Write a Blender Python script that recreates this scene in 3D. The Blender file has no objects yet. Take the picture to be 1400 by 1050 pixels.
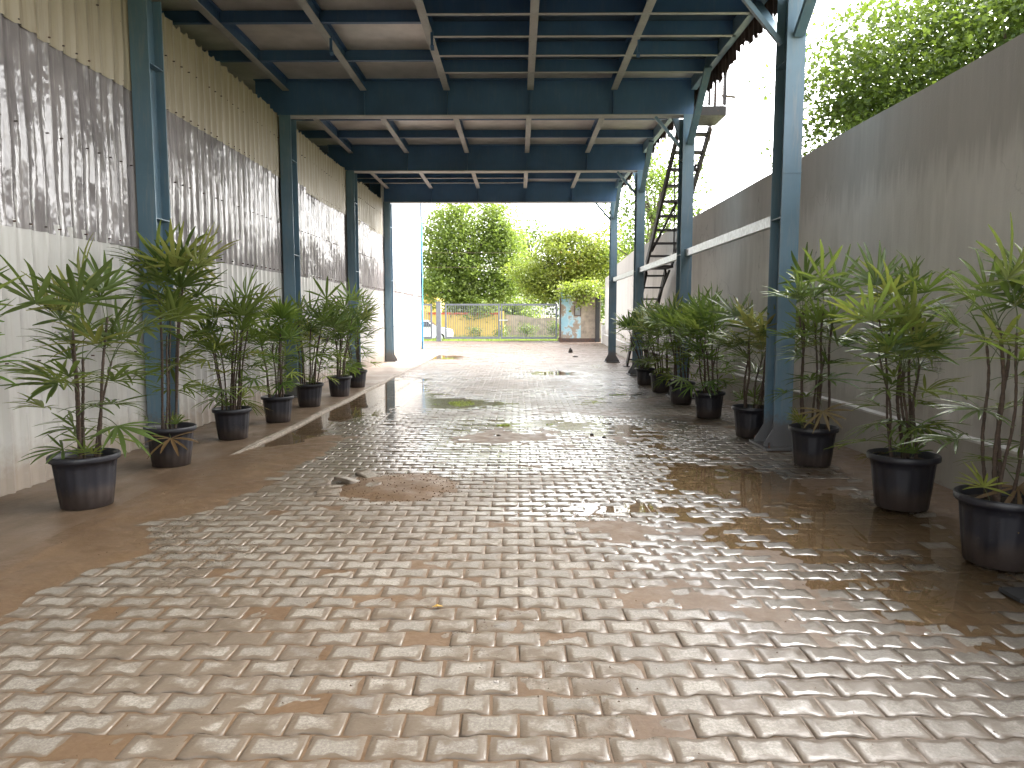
import bpy, math, random
import numpy as np
from mathutils import Vector, Matrix, Euler
R = math.radians
random.seed(7); RNG = np.random.default_rng(7)
SC = bpy.context.scene
COL = SC.collection

# ------------------------------------------------------------------ camera
F_PX, CAM_H = 990.0, 1.5
PITCH = math.atan(95 / F_PX); YAW = math.atan(9 / F_PX)
cam = bpy.data.cameras.new('camera'); cam_o = bpy.data.objects.new('camera', cam); COL.objects.link(cam_o)
cam.sensor_fit = 'HORIZONTAL'; cam.sensor_width = 36.0; cam.lens = F_PX / 1400 * 36.0
cam.clip_start = 0.05; cam.clip_end = 2000
cam_o.location = (0, 0, CAM_H); cam_o.rotation_euler = (R(90) - PITCH, 0, YAW)
SC.camera = cam_o
# ------------------------------------------------------------------ sky, sun, exposure
SUN_EL, SUN_AZ = R(44), R(62)       # azimuth clockwise from +Y, where the light comes from
w = bpy.data.worlds.new('World'); SC.world = w; w.use_nodes = True
nt = w.node_tree; nt.nodes.clear()
out = nt.nodes.new('ShaderNodeOutputWorld'); bg = nt.nodes.new('ShaderNodeBackground')
sky = nt.nodes.new('ShaderNodeTexSky'); sky.sky_type = 'NISHITA'; sky.sun_disc = False
sky.sun_elevation = SUN_EL; sky.sun_rotation = SUN_AZ
sky.air_density = 1.0; sky.dust_density = 4.0; sky.ozone_density = 1.0
bw = nt.nodes.new('ShaderNodeRGBToBW'); mx = nt.nodes.new('ShaderNodeMix'); mx.data_type = 'RGBA'
tint = nt.nodes.new('ShaderNodeMix'); tint.data_type = 'RGBA'; tint.blend_type = 'MULTIPLY'; tint.inputs[0].default_value = 1
tint.inputs[7].default_value = (1.0, 0.99, 0.975, 1)
nt.links.new(sky.outputs[0], bw.inputs[0]); nt.links.new(bw.outputs[0], tint.inputs[6])
mx.inputs[0].default_value = 0.88                      # overcast: cloud takes nearly all the blue out of the sky
nt.links.new(sky.outputs[0], mx.inputs[6]); nt.links.new(tint.outputs[2], mx.inputs[7])
nt.links.new(mx.outputs[2], bg.inputs[0]); bg.inputs[1].default_value = 0.15
nt.links.new(bg.outputs[0], out.inputs[0])
sun = bpy.data.lights.new('sun', 'SUN'); sun.energy = 0.5; sun.angle = R(65); sun.color = (1.0, 0.96, 0.90)
sun_o = bpy.data.objects.new('sun', sun); COL.objects.link(sun_o)
sd = Vector((math.sin(SUN_AZ) * math.cos(SUN_EL), math.cos(SUN_AZ) * math.cos(SUN_EL), math.sin(SUN_EL)))
sun_o.rotation_euler = sd.to_track_quat('Z', 'Y').to_euler(); sun_o.location = (0, -10, 30)
SC.view_settings.view_transform = 'Standard'; SC.view_settings.look = 'None'
SC.view_settings.gamma = 1.0; SC.view_settings.exposure = 3.65
SC.cycles.max_bounces = 8; SC.cycles.diffuse_bounces = 4; SC.cycles.glossy_bounces = 4
SC.cycles.transparent_max_bounces = 12; SC.cycles.use_denoising = True

# ------------------------------------------------------------------ helpers
def proj(p):
    """pixel position (1400 wide) of a world point, used only to rank pieces by size"""
    fw = (-math.sin(YAW) * math.cos(PITCH), math.cos(YAW) * math.cos(PITCH), -math.sin(PITCH))
    rt = (math.cos(YAW), math.sin(YAW), 0)
    up = np.cross(rt, fw); v = np.array(p) - np.array((0, 0, CAM_H)); z = v @ np.array(fw)
    return 700 + F_PX * (v @ np.array(rt)) / z, 525 - F_PX * (v @ up) / z

def _hash(ix, iy, s):
    n = (ix.astype(np.int64) * 374761393 + iy.astype(np.int64) * 668265263 + s * 1442695041) & 0xffffffff
    n = ((n ^ (n >> 13)) * 1274126177) & 0xffffffff
    return ((n ^ (n >> 16)) & 0xffff) / 65535.0
def vnoise(x, y, s=0):
    x = np.asarray(x, float); y = np.asarray(y, float)
    ix = np.floor(x); iy = np.floor(y); fx = x - ix; fy = y - iy
    fx = fx * fx * (3 - 2 * fx); fy = fy * fy * (3 - 2 * fy)
    a = _hash(ix, iy, s); b = _hash(ix + 1, iy, s); c = _hash(ix, iy + 1, s); d = _hash(ix + 1, iy + 1, s)
    return (a * (1 - fx) + b * fx) * (1 - fy) + (c * (1 - fx) + d * fx) * fy
def fbm(x, y, s=0, o=3):
    t = 0; amp = 1; tot = 0
    for k in range(o):
        t = t + amp * vnoise(np.asarray(x) * 2 ** k, np.asarray(y) * 2 ** k, s + k * 17); tot += amp; amp *= .5
    return t / tot - .5
def sstep(a, b, x):
    t = np.clip((np.asarray(x, float) - a) / (b - a), 0, 1); return t * t * (3 - 2 * t)

class MB:
    def __init__(s): s.v = []; s.f = []; s.m = []
    def add(s, vs, fs, mi=0):
        n = len(s.v); s.v += [tuple(p) for p in vs]; s.f += [tuple(i + n for i in f) for f in fs]; s.m += [mi] * len(fs); return s
    def box(s, a, b, mi=0):
        x0, y0, z0 = a; x1, y1, z1 = b
        return s.add([(x0,y0,z0),(x1,y0,z0),(x1,y1,z0),(x0,y1,z0),(x0,y0,z1),(x1,y0,z1),(x1,y1,z1),(x0,y1,z1)],
              [(0,3,2,1),(4,5,6,7),(0,1,5,4),(1,2,6,5),(2,3,7,6),(3,0,4,7)], mi)
    def bar(s, p, q, wx, wy, mi=0, up=(0, 0, 1)):
        """box beam from p to q, wx wide sideways and wy deep"""
        p = Vector(p); q = Vector(q); d = (q - p).normalized(); u = Vector(up)
        sd = d.cross(u)
        if sd.length < 1e-4: sd = Vector((1, 0, 0))
        sd.normalize(); u = sd.cross(d).normalized()
        a = sd * wx / 2; b = u * wy / 2
        return s.add([p-a-b, p+a-b, p+a+b, p-a+b, q-a-b, q+a-b, q+a+b, q-a+b],
              [(0,3,2,1),(4,5,6,7),(0,1,5,4),(1,2,6,5),(2,3,7,6),(3,0,4,7)], mi)
    def tube(s, pts, rad, n=7, mi=0, cap=True):
        pts = [Vector(p) for p in pts]; rings = []
        ref = Vector((0.31, 0.17, 0.93)).normalized()
        for i, p in enumerate(pts):
            d = (pts[min(i+1, len(pts)-1)] - pts[max(i-1, 0)]).normalized()
            a = d.cross(ref)
            if a.length < .05: a = d.cross(Vector((1, 0, 0)))
            a.normalize(); b = d.cross(a)
            r = rad[i] if hasattr(rad, '__len__') else rad
            rings.append([p + (a * math.cos(2*math.pi*k/n) + b * math.sin(2*math.pi*k/n)) * r for k in range(n)])
        vs = [q for rg in rings for q in rg]; fs = []
        for i in range(len(pts)-1):
            for k in range(n): fs.append((i*n+k, i*n+(k+1)%n, (i+1)*n+(k+1)%n, (i+1)*n+k))
        if cap: fs.append(tuple(range(n))[::-1]); fs.append(tuple((len(pts)-1)*n+k for k in range(n)))
        return s.add(vs, fs, mi)
    def lathe(s, prof, n=28, mi=0, c=(0, 0, 0)):
        vs = []; fs = []
        for (r, z) in prof:
            for k in range(n): vs.append((c[0] + r*math.cos(2*math.pi*k/n), c[1] + r*math.sin(2*math.pi*k/n), c[2] + z))
        for i in range(len(prof)-1):
            for k in range(n): fs.append((i*n+k, i*n+(k+1)%n, (i+1)*n+(k+1)%n, (i+1)*n+k))
        return s.add(vs, fs, mi)
    def mesh(s, name, mats, off=(0, 0, 0), smooth=False):
        me = bpy.data.meshes.new(name); me.from_pydata([(a-off[0], b-off[1], c-off[2]) for a, b, c in s.v], [], s.f)
        for m in (mats if isinstance(mats, (list, tuple)) else [mats]): me.materials.append(m)
        if any(s.m): me.polygons.foreach_set('material_index', s.m)
        if smooth: me.polygons.foreach_set('use_smooth', [True] * len(me.polygons))
        me.update(); return me
    def build(s, name, mats, parent=None, smooth=False, off=None):
        o_ = off if off is not None else (tuple(parent.matrix_world.translation) if parent else (0, 0, 0))
        return link(name, s.mesh(name, mats, o_, smooth), parent)
WORLD_LOC = {}
def link(name, me, parent=None):
    o = bpy.data.objects.new(name, me); COL.objects.link(o)
    if parent: o.parent = parent
    return o
def npmesh(name, v, f, mats, smooth=False):
    v = np.asarray(v, np.float32); f = np.asarray(f, np.int32); k = f.shape[1]
    me = bpy.data.meshes.new(name); me.vertices.add(len(v)); me.vertices.foreach_set('co', v.ravel())
    me.loops.add(f.size); me.loops.foreach_set('vertex_index', f.ravel())
    me.polygons.add(len(f)); me.polygons.foreach_set('loop_start', np.arange(0, f.size, k, dtype=np.int32))
    me.polygons.foreach_set('loop_total', np.full(len(f), k, np.int32))
    if smooth: me.polygons.foreach_set('use_smooth', np.ones(len(f), bool))
    for m in (mats if isinstance(mats, (list, tuple)) else [mats]): me.materials.append(m)
    me.update(calc_edges=True); me.validate(); return me
def tag(o, label=None, cat=None, group=None, kind=None):
    if label: o['label'] = label
    if cat: o['category'] = cat
    if group: o['group'] = group
    if kind: o['kind'] = kind
    return o
def thing(name, label, cat, loc=(0, 0, 0), rz=0, group=None):
    o = bpy.data.objects.new(name, None); COL.objects.link(o); o.empty_display_size = .2
    o.location = loc; o.rotation_euler = (0, 0, rz)
    o.matrix_world = Matrix.Translation(loc) @ Matrix.Rotation(rz, 4, 'Z')
    return tag(o, label, cat, group)

# ------------------------------------------------------------------ materials
def nodes(name):
    m = bpy.data.materials.new(name); m.use_nodes = True
    t = m.node_tree; b = t.nodes['Principled BSDF']; return m, t, b
def N(t, typ, **kw):
    n = t.nodes.new(typ)
    for k, v in kw.items():
        if k.startswith('i_'): n.inputs[int(k[2:]) if k[2:].isdigit() else k[2:].replace('_', ' ')].default_value = v
        else: setattr(n, k, v)
    return n
def noise(t, scale, detail=4, rough=.55, stretch=None, world=True):
    n = N(t, 'ShaderNodeTexNoise'); n.inputs['Scale'].default_value = scale; n.inputs['Detail'].default_value = detail; n.inputs['Roughness'].default_value = rough
    g = N(t, 'ShaderNodeNewGeometry') if world else N(t, 'ShaderNodeTexCoord')
    src = g.outputs['Position'] if world else g.outputs['Object']
    if stretch:
        mp = N(t, 'ShaderNodeMapping'); mp.inputs['Scale'].default_value = stretch; t.links.new(src, mp.inputs[0]); src = mp.outputs[0]
    t.links.new(src, n.inputs['Vector']); return n.outputs['Fac']
def ramp(t, fac, stops):
    r = N(t, 'ShaderNodeValToRGB'); els = r.color_ramp.elements
    while len(els) < len(stops): els.new(0.5)
    for e, (p, c) in zip(els, stops):
        e.position = p; e.color = (c if len(c) == 4 else (*c, 1)) if hasattr(c, '__len__') else (c, c, c, 1)
    t.links.new(fac, r.inputs[0]); return r.outputs[0]
def mixc(t, fac, a, b, mode='MIX'):
    m = N(t, 'ShaderNodeMix', data_type='RGBA', blend_type=mode)
    for s, i in ((a, 6), (b, 7)):
        if hasattr(s, 'is_output') or isinstance(s, bpy.types.NodeSocket): t.links.new(s, m.inputs[i])
        else: m.inputs[i].default_value = (*s, 1) if len(s) == 3 else s
    if isinstance(fac, bpy.types.NodeSocket): t.links.new(fac, m.inputs[0])
    else: m.inputs[0].default_value = fac
    return m.outputs[2]
def math_(t, op, a, b=None, clamp=False):
    m = N(t, 'ShaderNodeMath', operation=op, use_clamp=clamp)
    for i, s in enumerate((a, b)):
        if s is None: continue
        if isinstance(s, bpy.types.NodeSocket): t.links.new(s, m.inputs[i])
        else: m.inputs[i].default_value = s
    return m.outputs[0]
def bump(t, b, fac, strength=.3, dist=.01):
    n = N(t, 'ShaderNodeBump'); n.inputs['Strength'].default_value = strength; n.inputs['Distance'].default_value = dist
    t.links.new(fac, n.inputs['Height']); t.links.new(n.outputs[0], b.inputs['Normal'])
def simple(name, c, rough=.6, metal=0, var=.25, scale=6, bumpv=0, stretch=None, world=True, spec=.5):
    m, t, b = nodes(name)
    n = noise(t, scale, 5, .6, stretch, world)
    lo = tuple(x * (1 - var) for x in c); hi = tuple(min(1, x * (1 + var)) for x in c)
    t.links.new(ramp(t, n, [(.3, lo), (.7, hi)]), b.inputs['Base Color'])
    b.inputs['Roughness'].default_value = rough; b.inputs['Metallic'].default_value = metal; b.inputs['Specular IOR Level'].default_value = spec
    if bumpv: bump(t, b, n, bumpv)
    return m
M = {}
def paint(name, c, rust=(.10, .045, .025), amount=.70, rough=.42, dust=(.30, .28, .25), dusty=.3):
    m, t, b = nodes(name)
    n1 = noise(t, 1.7, 4); n2 = noise(t, 22, 6, .65); n3 = noise(t, 5, 5, .6, (4, 4, .5))
    base = ramp(t, n1, [(.25, tuple(x*.8 for x in c)), (.75, tuple(x*1.15 for x in c))])
    base = mixc(t, math_(t, 'MULTIPLY', ramp(t, n3, [(.5, 0), (.75, 1)]), dusty), base, dust)
    base = mixc(t, ramp(t, n2, [(amount, 0), (amount + .06, 1)]), base, rust)
    if name.startswith('blue'):     # mud splash and rust at the column feet
        g = N(t, 'ShaderNodeNewGeometry'); sx = N(t, 'ShaderNodeSeparateXYZ'); t.links.new(g.outputs['Position'], sx.inputs[0])
        hz_ = math_(t, 'ADD', sx.outputs[2], math_(t, 'MULTIPLY', n2, -.5))
        base = mixc(t, math_(t, 'MULTIPLY', ramp(t, hz_, [(0, 1), (.16, 0)]), .55), base, (.14, .085, .05))
    t.links.new(base, b.inputs['Base Color'])
    t.links.new(ramp(t, n3, [(.3, rough - .1), (.7, rough + .15)]), b.inputs['Roughness'])
    bump(t, b, n2, .08, .004); return m
M['blue'] = paint('blue_steel_paint', (.10, .172, .228))
M['navy'] = paint('dark_blue_steel_paint', (.045, .105, .215), rough=.5, amount=.72, dusty=.10)
M['flange'] = paint('pale_grey_steel', (.32, .32, .31), amount=.66, rough=.5)  # paler grey than the navy webs, used on bottom flanges
M['rust'] = paint('rusty_dark_steel', (.06, .042, .038), rust=(.13, .06, .035), amount=.5, rough=.6, dust=(.14, .10, .08))
M['stair'] = paint('dark_stair_steel', (.028, .024, .024), rust=(.07, .04, .03), amount=.60, rough=.6, dust=(.07, .055, .05))
M['galv'] = simple('galvanised_steel', (.55, .57, .58), .38, .6, .25, 18)
M['deck'] = simple('deck_board', (.42, .395, .375), .33, 0, .3, 1.6, .1)
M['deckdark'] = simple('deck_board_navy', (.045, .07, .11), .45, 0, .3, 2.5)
M['gatepaint'] = simple('gate_grey_paint', (.17, .18, .20), .5, 0, .15, 6)
M['trimblue'] = simple('bright_blue_trim', (.05, .30, .60), .4, 0, .1, 3)
M['dark'] = simple('dark_backing', (.02, .02, .022), .8, 0, .3, 2)
M['rustsheet'] = simple('rusted_sheet', (.05, .03, .022), .8, 0, .5, 7, .3)

def cream(name, c, dirt=.5):
    m, t, b = nodes(name)
    oi = N(t, 'ShaderNodeObjectInfo'); n1 = noise(t, 1.2, 4); n2 = noise(t, 3, 6, .65, (3, 9, .35)); n3 = noise(t, 14, 5, .6)
    base = ramp(t, n1, [(.3, tuple(x*.92 for x in c)), (.7, c)])
    base = mixc(t, math_(t, 'MULTIPLY', oi.outputs['Random'], .18), base, tuple(x*.72 for x in c))
    base = mixc(t, math_(t, 'MULTIPLY', ramp(t, n2, [(.48, 0), (.75, 1)]), dirt), base, (.24, .19, .12))
    base = mixc(t, ramp(t, n3, [(.70, 0), (.78, .5)]), base, (.13, .09, .06))
    if name.startswith('lower'):      # rain-splashed soil along the foot of the wall
        g = N(t, 'ShaderNodeNewGeometry'); sx = N(t, 'ShaderNodeSeparateXYZ'); t.links.new(g.outputs['Position'], sx.inputs[0])
        hgt = math_(t, 'ADD', sx.outputs[2], math_(t, 'MULTIPLY', n3, -.35))
        base = mixc(t, math_(t, 'MULTIPLY', ramp(t, hgt, [(0, 1), (.28, 0)]), .6), base, (.21, .14, .085))
    t.links.new(base, b.inputs['Base Color'])
    t.links.new(ramp(t, n2, [(.3, .28), (.7, .5)]), b.inputs['Roughness'])
    bump(t, b, n1, .25, .03); return m
M['cream'] = cream('lower_cream_sheet', (.50, .49, .46), .25)
M['cream2'] = cream('upper_cream_sheet', (.37, .32, .225), .75)
M['creamfar'] = cream('pale_sheet', (.30, .30, .297), .2)
def fibreglass():
    m, t, b = nodes('fibreglass_sheet')
    n1 = noise(t, 1.3, 4); n2 = noise(t, 6, 6, .65, (3, 6, .4)); n3 = noise(t, 3.5, 3, .5, (1, 1.6, .7))
    base = ramp(t, n1, [(.3, (.16, .147, .147)), (.7, (.27, .248, .243))])
    base = mixc(t, ramp(t, n2, [(.52, 0), (.72, .6)]), base, (.44, .41, .38))
    t.links.new(base, b.inputs['Base Color'])
    t.links.new(ramp(t, n2, [(.35, .06), (.75, .3)]), b.inputs['Roughness'])
    b.inputs['Specular IOR Level'].default_value = .55
    bump(t, b, n3, .45, .05); return m
M['fibre'] = fibreglass()
def concrete():
    m, t, b = nodes('wall_concrete')
    n1 = noise(t, .7, 5, .6); n2 = noise(t, 9, 5, .65, (1, 1, .06)); n3 = noise(t, 60, 4, .6); n4 = noise(t, 2.2, 5, .6, (1, 1, .25))
    base = ramp(t, n1, [(.3, (.52, .495, .46)), (.7, (.60, .575, .54))])
    base = mixc(t, math_(t, 'MULTIPLY', ramp(t, n2, [(.35, 0), (.7, 1)]), .55), base, (.69, .66, .62))
    base = mixc(t, math_(t, 'MULTIPLY', ramp(t, n4, [(.5, 0), (.75, 1)]), .5), base, (.30, .275, .245))
    vo = N(t, 'ShaderNodeTexVoronoi', feature='DISTANCE_TO_EDGE'); vo.inputs['Scale'].default_value = .42
    g = N(t, 'ShaderNodeNewGeometry'); wv_ = N(t, 'ShaderNodeVectorMath', operation='ADD'); nc = N(t, 'ShaderNodeTexNoise'); nc.inputs['Scale'].default_value = 1.8; nc.inputs['Detail'].default_value = 6
    t.links.new(g.outputs['Position'], nc.inputs['Vector']); t.links.new(g.outputs['Position'], wv_.inputs[0]); t.links.new(nc.outputs['Color'], wv_.inputs[1]); t.links.new(wv_.outputs[0], vo.inputs['Vector'])
    crack = math_(t, 'MULTIPLY', ramp(t, vo.outputs['Distance'], [(0, 1), (.004, 0)]), ramp(t, n1, [(.48, 0), (.58, .7)]))
    base = mixc(t, crack, base, (.12, .105, .09))
    sx = N(t, 'ShaderNodeSeparateXYZ'); t.links.new(g.outputs['Position'], sx.inputs[0])
    damp = math_(t, 'ADD', sx.outputs[2], math_(t, 'MULTIPLY', n4, -1.1))
    base = mixc(t, math_(t, 'MULTIPLY', ramp(t, damp, [(0, 1), (.25, 0)]), .55), base, (.20, .165, .125))
    rain = math_(t, 'ADD', math_(t, 'SUBTRACT', 3.61, sx.outputs[2]), math_(t, 'MULTIPLY', n2, -1.2))
    base = mixc(t, math_(t, 'MULTIPLY', ramp(t, rain, [(0, 1), (.3, 0)]), .45), base, (.22, .20, .18))
    t.links.new(base, b.inputs['Base Color']); b.inputs['Roughness'].default_value = .85
    h = math_(t, 'ADD', math_(t, 'MULTIPLY', n2, .7), math_(t, 'MULTIPLY', n3, .5)); bump(t, b, h, .45, .012); return m
M['concrete'] = concrete()
M['ledge'] = simple('pale_ledge', (.58, .56, .53), .8, 0, .2, 8, .2)
def wetness(t):
    """damp patches that belong to the ground itself"""
    return noise(t, .55, 4, .6)
def paver(name, attr):
    m, t, b = nodes(name)
    if attr:
        a = N(t, 'ShaderNodeAttribute', attribute_name='rnd'); rnd = a.outputs['Fac']
    else:
        rnd = N(t, 'ShaderNodeObjectInfo').outputs['Random']
    e = N(t, 'ShaderNodeAttribute', attribute_name='edge').outputs['Fac']
    g = N(t, 'ShaderNodeNewGeometry'); sx = N(t, 'ShaderNodeSeparateXYZ'); t.links.new(g.outputs['Position'], sx.inputs[0])
    n1 = noise(t, 7, 5, .65); n2 = noise(t, 85, 4, .8); n3 = noise(t, 1.1, 4, .6); n4 = noise(t, 28, 4, .6)
    base = ramp(t, rnd, [(0, (.185, .165, .138)), (.4, (.255, .23, .195)), (.85, (.32, .293, .25)), (1, (.225, .215, .20))])
    base = mixc(t, math_(t, 'MULTIPLY', ramp(t, n2, [(.40, 1), (.56, 0)]), .7), base, (.11, .092, .075))
    base = mixc(t, ramp(t, n2, [(.60, 0), (.70, .6)]), base, (.48, .44, .39))
    # soil film, thicker along the edges of a paver and in broad patches
    n5 = noise(t, 15, 3, .6)
    film = math_(t, 'ADD', math_(t, 'MULTIPLY', e, math_(t, 'ADD', math_(t, 'MULTIPLY', n5, 1.5), -.22)), math_(t, 'MULTIPLY', n1, .8))
    film = math_(t, 'ADD', film, math_(t, 'MULTIPLY', n3, .8)); film = math_(t, 'ADD', film, math_(t, 'MULTIPLY', rnd, .16))
    filmf = ramp(t, film, [(.84, 0), (1.36, .93)])
    base = mixc(t, filmf, base, (.118, .090, .064))
    # red dust towards the gate, its colour darkened to offset the brighter light outside
    far = math_(t, 'ADD', sx.outputs[1], math_(t, 'MULTIPLY', math_(t, 'SUBTRACT', n3, .5), 22))
    base = mixc(t, ramp(t, math_(t, 'MULTIPLY', far, .02), [(.34, 0), (.52, .9)]), base, (.125, .08, .061))
    t.links.new(base, b.inputs['Base Color'])
    if True:
        wet = N(t, 'ShaderNodeAttribute', attribute_name='wet', attribute_type='GEOMETRY' if attr else 'OBJECT').outputs['Fac']
        wet = math_(t, 'ADD', math_(t, 'MULTIPLY', wet, 1.15), math_(t, 'MULTIPLY', math_(t, 'SUBTRACT', n1, .5), .5), True)
        t.links.new(wet, b.inputs['Coat Weight']); b.inputs['Coat Roughness'].default_value = .16; b.inputs['Coat IOR'].default_value = 1.5
        t.links.new(mixc(t, math_(t, 'MULTIPLY', wet, .30), base, (.08, .058, .04)), b.inputs['Base Color'])
    wn = wetness(t)
    r = math_(t, 'ADD', ramp(t, wn, [(.38, .50), (.62, .26)]), math_(t, 'MULTIPLY', math_(t, 'SUBTRACT', n4, .5), .35))
    t.links.new(math_(t, 'MAXIMUM', r, .16), b.inputs['Roughness']); b.inputs['Specular IOR Level'].default_value = .5
    h = math_(t, 'ADD', math_(t, 'MULTIPLY', n2, .5), math_(t, 'MULTIPLY', n4, .8)); bump(t, b, h, .35, .006)
    return m
M['paver'] = paver('paver_concrete', False); M['paverstuff'] = paver('paver_concrete_field', True)
def mud():
    m, t, b = nodes('wet_soil')
    n1 = noise(t, 1.5, 5, .6); n2 = noise(t, 40, 5, .65); n3 = noise(t, 8, 5, .6); wn = wetness(t)
    base = ramp(t, n1, [(.3, (.088, .053, .029)), (.7, (.130, .082, .046))])
    base = mixc(t, math_(t, 'MULTIPLY', ramp(t, n2, [(.45, 0), (.8, 1)]), .45), base, (.175, .118, .07))
    t.links.new(base, b.inputs['Base Color'])
    t.links.new(math_(t, 'ADD', ramp(t, n3, [(.35, .34), (.65, .62)]), 0), b.inputs['Roughness'])
    h = math_(t, 'ADD', math_(t, 'MULTIPLY', n2, .4), n3); bump(t, b, h, .35, .012); return m
M['mud'] = mud()
def strip():
    m, t, b = nodes('muddy_concrete')
    n1 = noise(t, .9, 5, .65); n2 = noise(t, 35, 5, .65); n3 = noise(t, 3.2, 5, .6, (2, .6, 1))
    base = ramp(t, n3, [(.32, (.09, .057, .033)), (.55, (.13, .088, .055)), (.75, (.18, .135, .095))])
    base = mixc(t, math_(t, 'MULTIPLY', ramp(t, n2, [(.5, 0), (.75, 1)]), .35), base, (.10, .07, .05))
    g = N(t, 'ShaderNodeNewGeometry'); sx = N(t, 'ShaderNodeSeparateXYZ'); t.links.new(g.outputs['Position'], sx.inputs[0])
    base = mixc(t, ramp(t, math_(t, 'MULTIPLY', math_(t, 'ADD', sx.outputs[1], math_(t, 'MULTIPLY', n1, 6)), .025), [(.35, 0), (.6, .7)]), base, (.28, .22, .18))
    t.links.new(base, b.inputs['Base Color']); t.links.new(ramp(t, n1, [(.35, .3), (.65, .6)]), b.inputs['Roughness'])
    bump(t, b, n2, .3, .008); return m
M['strip'] = strip()
def water(nm='muddy_water', rough=.015, bs=.035, body_=.45):
    m = bpy.data.materials.new(nm); m.use_nodes = True; t = m.node_tree; t.nodes.clear()
    o = N(t, 'ShaderNodeOutputMaterial'); mixs = N(t, 'ShaderNodeMixShader'); fr = N(t, 'ShaderNodeFresnel'); fr.inputs['IOR'].default_value = 1.33
    gl = N(t, 'ShaderNodeBsdfGlossy'); gl.inputs['Roughness'].default_value = rough
    tr = N(t, 'ShaderNodeBsdfTransparent'); tr.inputs[0].default_value = (.80, .66, .50, 1)
    df = N(t, 'ShaderNodeBsdfDiffuse'); df.inputs[0].default_value = (.20, .135, .075, 1)
    body = N(t, 'ShaderNodeMixShader'); body.inputs[0].default_value = body_
    t.links.new(tr.outputs[0], body.inputs[1]); t.links.new(df.outputs[0], body.inputs[2])
    n = noise(t, 7, 3, .5); bp = N(t, 'ShaderNodeBump'); bp.inputs['Strength'].default_value = bs; bp.inputs['Distance'].default_value = .01
    t.links.new(n, bp.inputs['Height']); t.links.new(bp.outputs[0], gl.inputs['Normal']); t.links.new(bp.outputs[0], fr.inputs['Normal'])
    t.links.new(fr.outputs[0], mixs.inputs[0]); t.links.new(body.outputs[0], mixs.inputs[1]); t.links.new(gl.outputs[0], mixs.inputs[2])
    t.links.new(mixs.outputs[0], o.inputs[0]); return m
M['water'] = water(); M['film'] = water('rain_film', .13, .12, .25)
def leafmat(name, cols, gloss=.35, trans=.35, attr=None, world_noise=0):
    m = bpy.data.materials.new(name); m.use_nodes = True; t = m.node_tree; b = t.nodes['Principled BSDF']; o = t.nodes['Material Output']
    rnd = N(t, 'ShaderNodeAttribute', attribute_name=attr).outputs['Fac'] if attr else N(t, 'ShaderNodeObjectInfo').outputs['Random']
    c = ramp(t, rnd, cols)
    if not attr: c = mixc(t, 1, c, N(t, 'ShaderNodeObjectInfo').outputs['Color'], 'MULTIPLY')
    if world_noise:
        c = mixc(t, ramp(t, noise(t, world_noise, 3), [(.35, 0), (.65, .5)]), c, tuple(x * .62 for x in cols[len(cols)//2][1]))
    t.links.new(c, b.inputs['Base Color']); b.inputs['Roughness'].default_value = gloss
    tl = N(t, 'ShaderNodeBsdfTranslucent'); tc = mixc(t, .5, c, (.30, .42, .04)); t.links.new(tc, tl.inputs[0])
    ms = N(t, 'ShaderNodeMixShader'); ms.inputs[0].default_value = trans
    t.links.new(b.outputs[0], ms.inputs[1]); t.links.new(tl.outputs[0], ms.inputs[2]); t.links.new(ms.outputs[0], o.inputs[0])
    return m
M['palm'] = leafmat('palm_leaf', [(0, (.055, .088, .032)), (.45, (.105, .15, .042)), (.8, (.175, .21, .055)), (1, (.27, .26, .075))], .27, .30)
M['palmdry'] = leafmat('dry_palm_leaf', [(0, (.11, .06, .025)), (1, (.20, .13, .05))], .6, .2)
M['petiole'] = simple('petiole_green', (.075, .10, .03), .5)
M['cane'] = simple('palm_cane', (.055, .035, .024), .8, 0, .45, 30, .5, (1, 1, 3), False)
M['pot'] = simple('black_plastic_pot', (.012, .012, .016), .42, 0, .35, 9, .06, (1, 1, .4), False)
def potmat():
    m, t, b = nodes('black_plastic_pot')
    n1 = noise(t, 9, 5, .6, (1, 1, .35)); n2 = noise(t, 40, 4, .6)
    tc = N(t, 'ShaderNodeTexCoord'); sx = N(t, 'ShaderNodeSeparateXYZ'); t.links.new(tc.outputs['Object'], sx.inputs[0])
    base = ramp(t, n1, [(.3, (.009, .009, .013)), (.7, (.017, .017, .024))])
    hz_ = math_(t, 'ADD', sx.outputs[2], math_(t, 'MULTIPLY', n1, -.22))
    base = mixc(t, math_(t, 'MULTIPLY', ramp(t, hz_, [(0, 1), (.07, 0)]), .35), base, (.09, .062, .042))
    base = mixc(t, ramp(t, n2, [(.62, 0), (.72, .35)]), base, (.09, .075, .06))
    t.links.new(base, b.inputs['Base Color']); t.links.new(ramp(t, n1, [(.3, .32), (.7, .6)]), b.inputs['Roughness']); bump(t, b, n2, .06, .003); return m
M['pot'] = potmat()
M['soil'] = simple('potting_soil', (.03, .02, .014), .9, 0, .4, 40, .6, None, False)
M['bark'] = simple('tree_bark', (.09, .07, .055), .9, 0, .35, 6, .5, (1, 1, .3))
G_LIGHT = [(0, (.09, .135, .03)), (.5, (.15, .205, .045)), (1, (.23, .27, .07))]
G_YEL = [(0, (.12, .155, .028)), (.5, (.21, .245, .045)), (.93, (.22, .23, .035)), (1, (.28, .14, .03))]
G_DARK = [(0, (.028, .055, .016)), (.5, (.05, .09, .022)), (1, (.085, .125, .03))]
G_MID = [(0, (.016, .038, .012)), (.5, (.036, .07, .016)), (1, (.085, .125, .026))]
for k, c in (('light', G_LIGHT), ('yel', G_YEL), ('darkg', G_DARK), ('mid', G_MID)):
    M['leaf_' + k] = leafmat('foliage_' + k, c, .5, .42, 'rnd')

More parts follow.
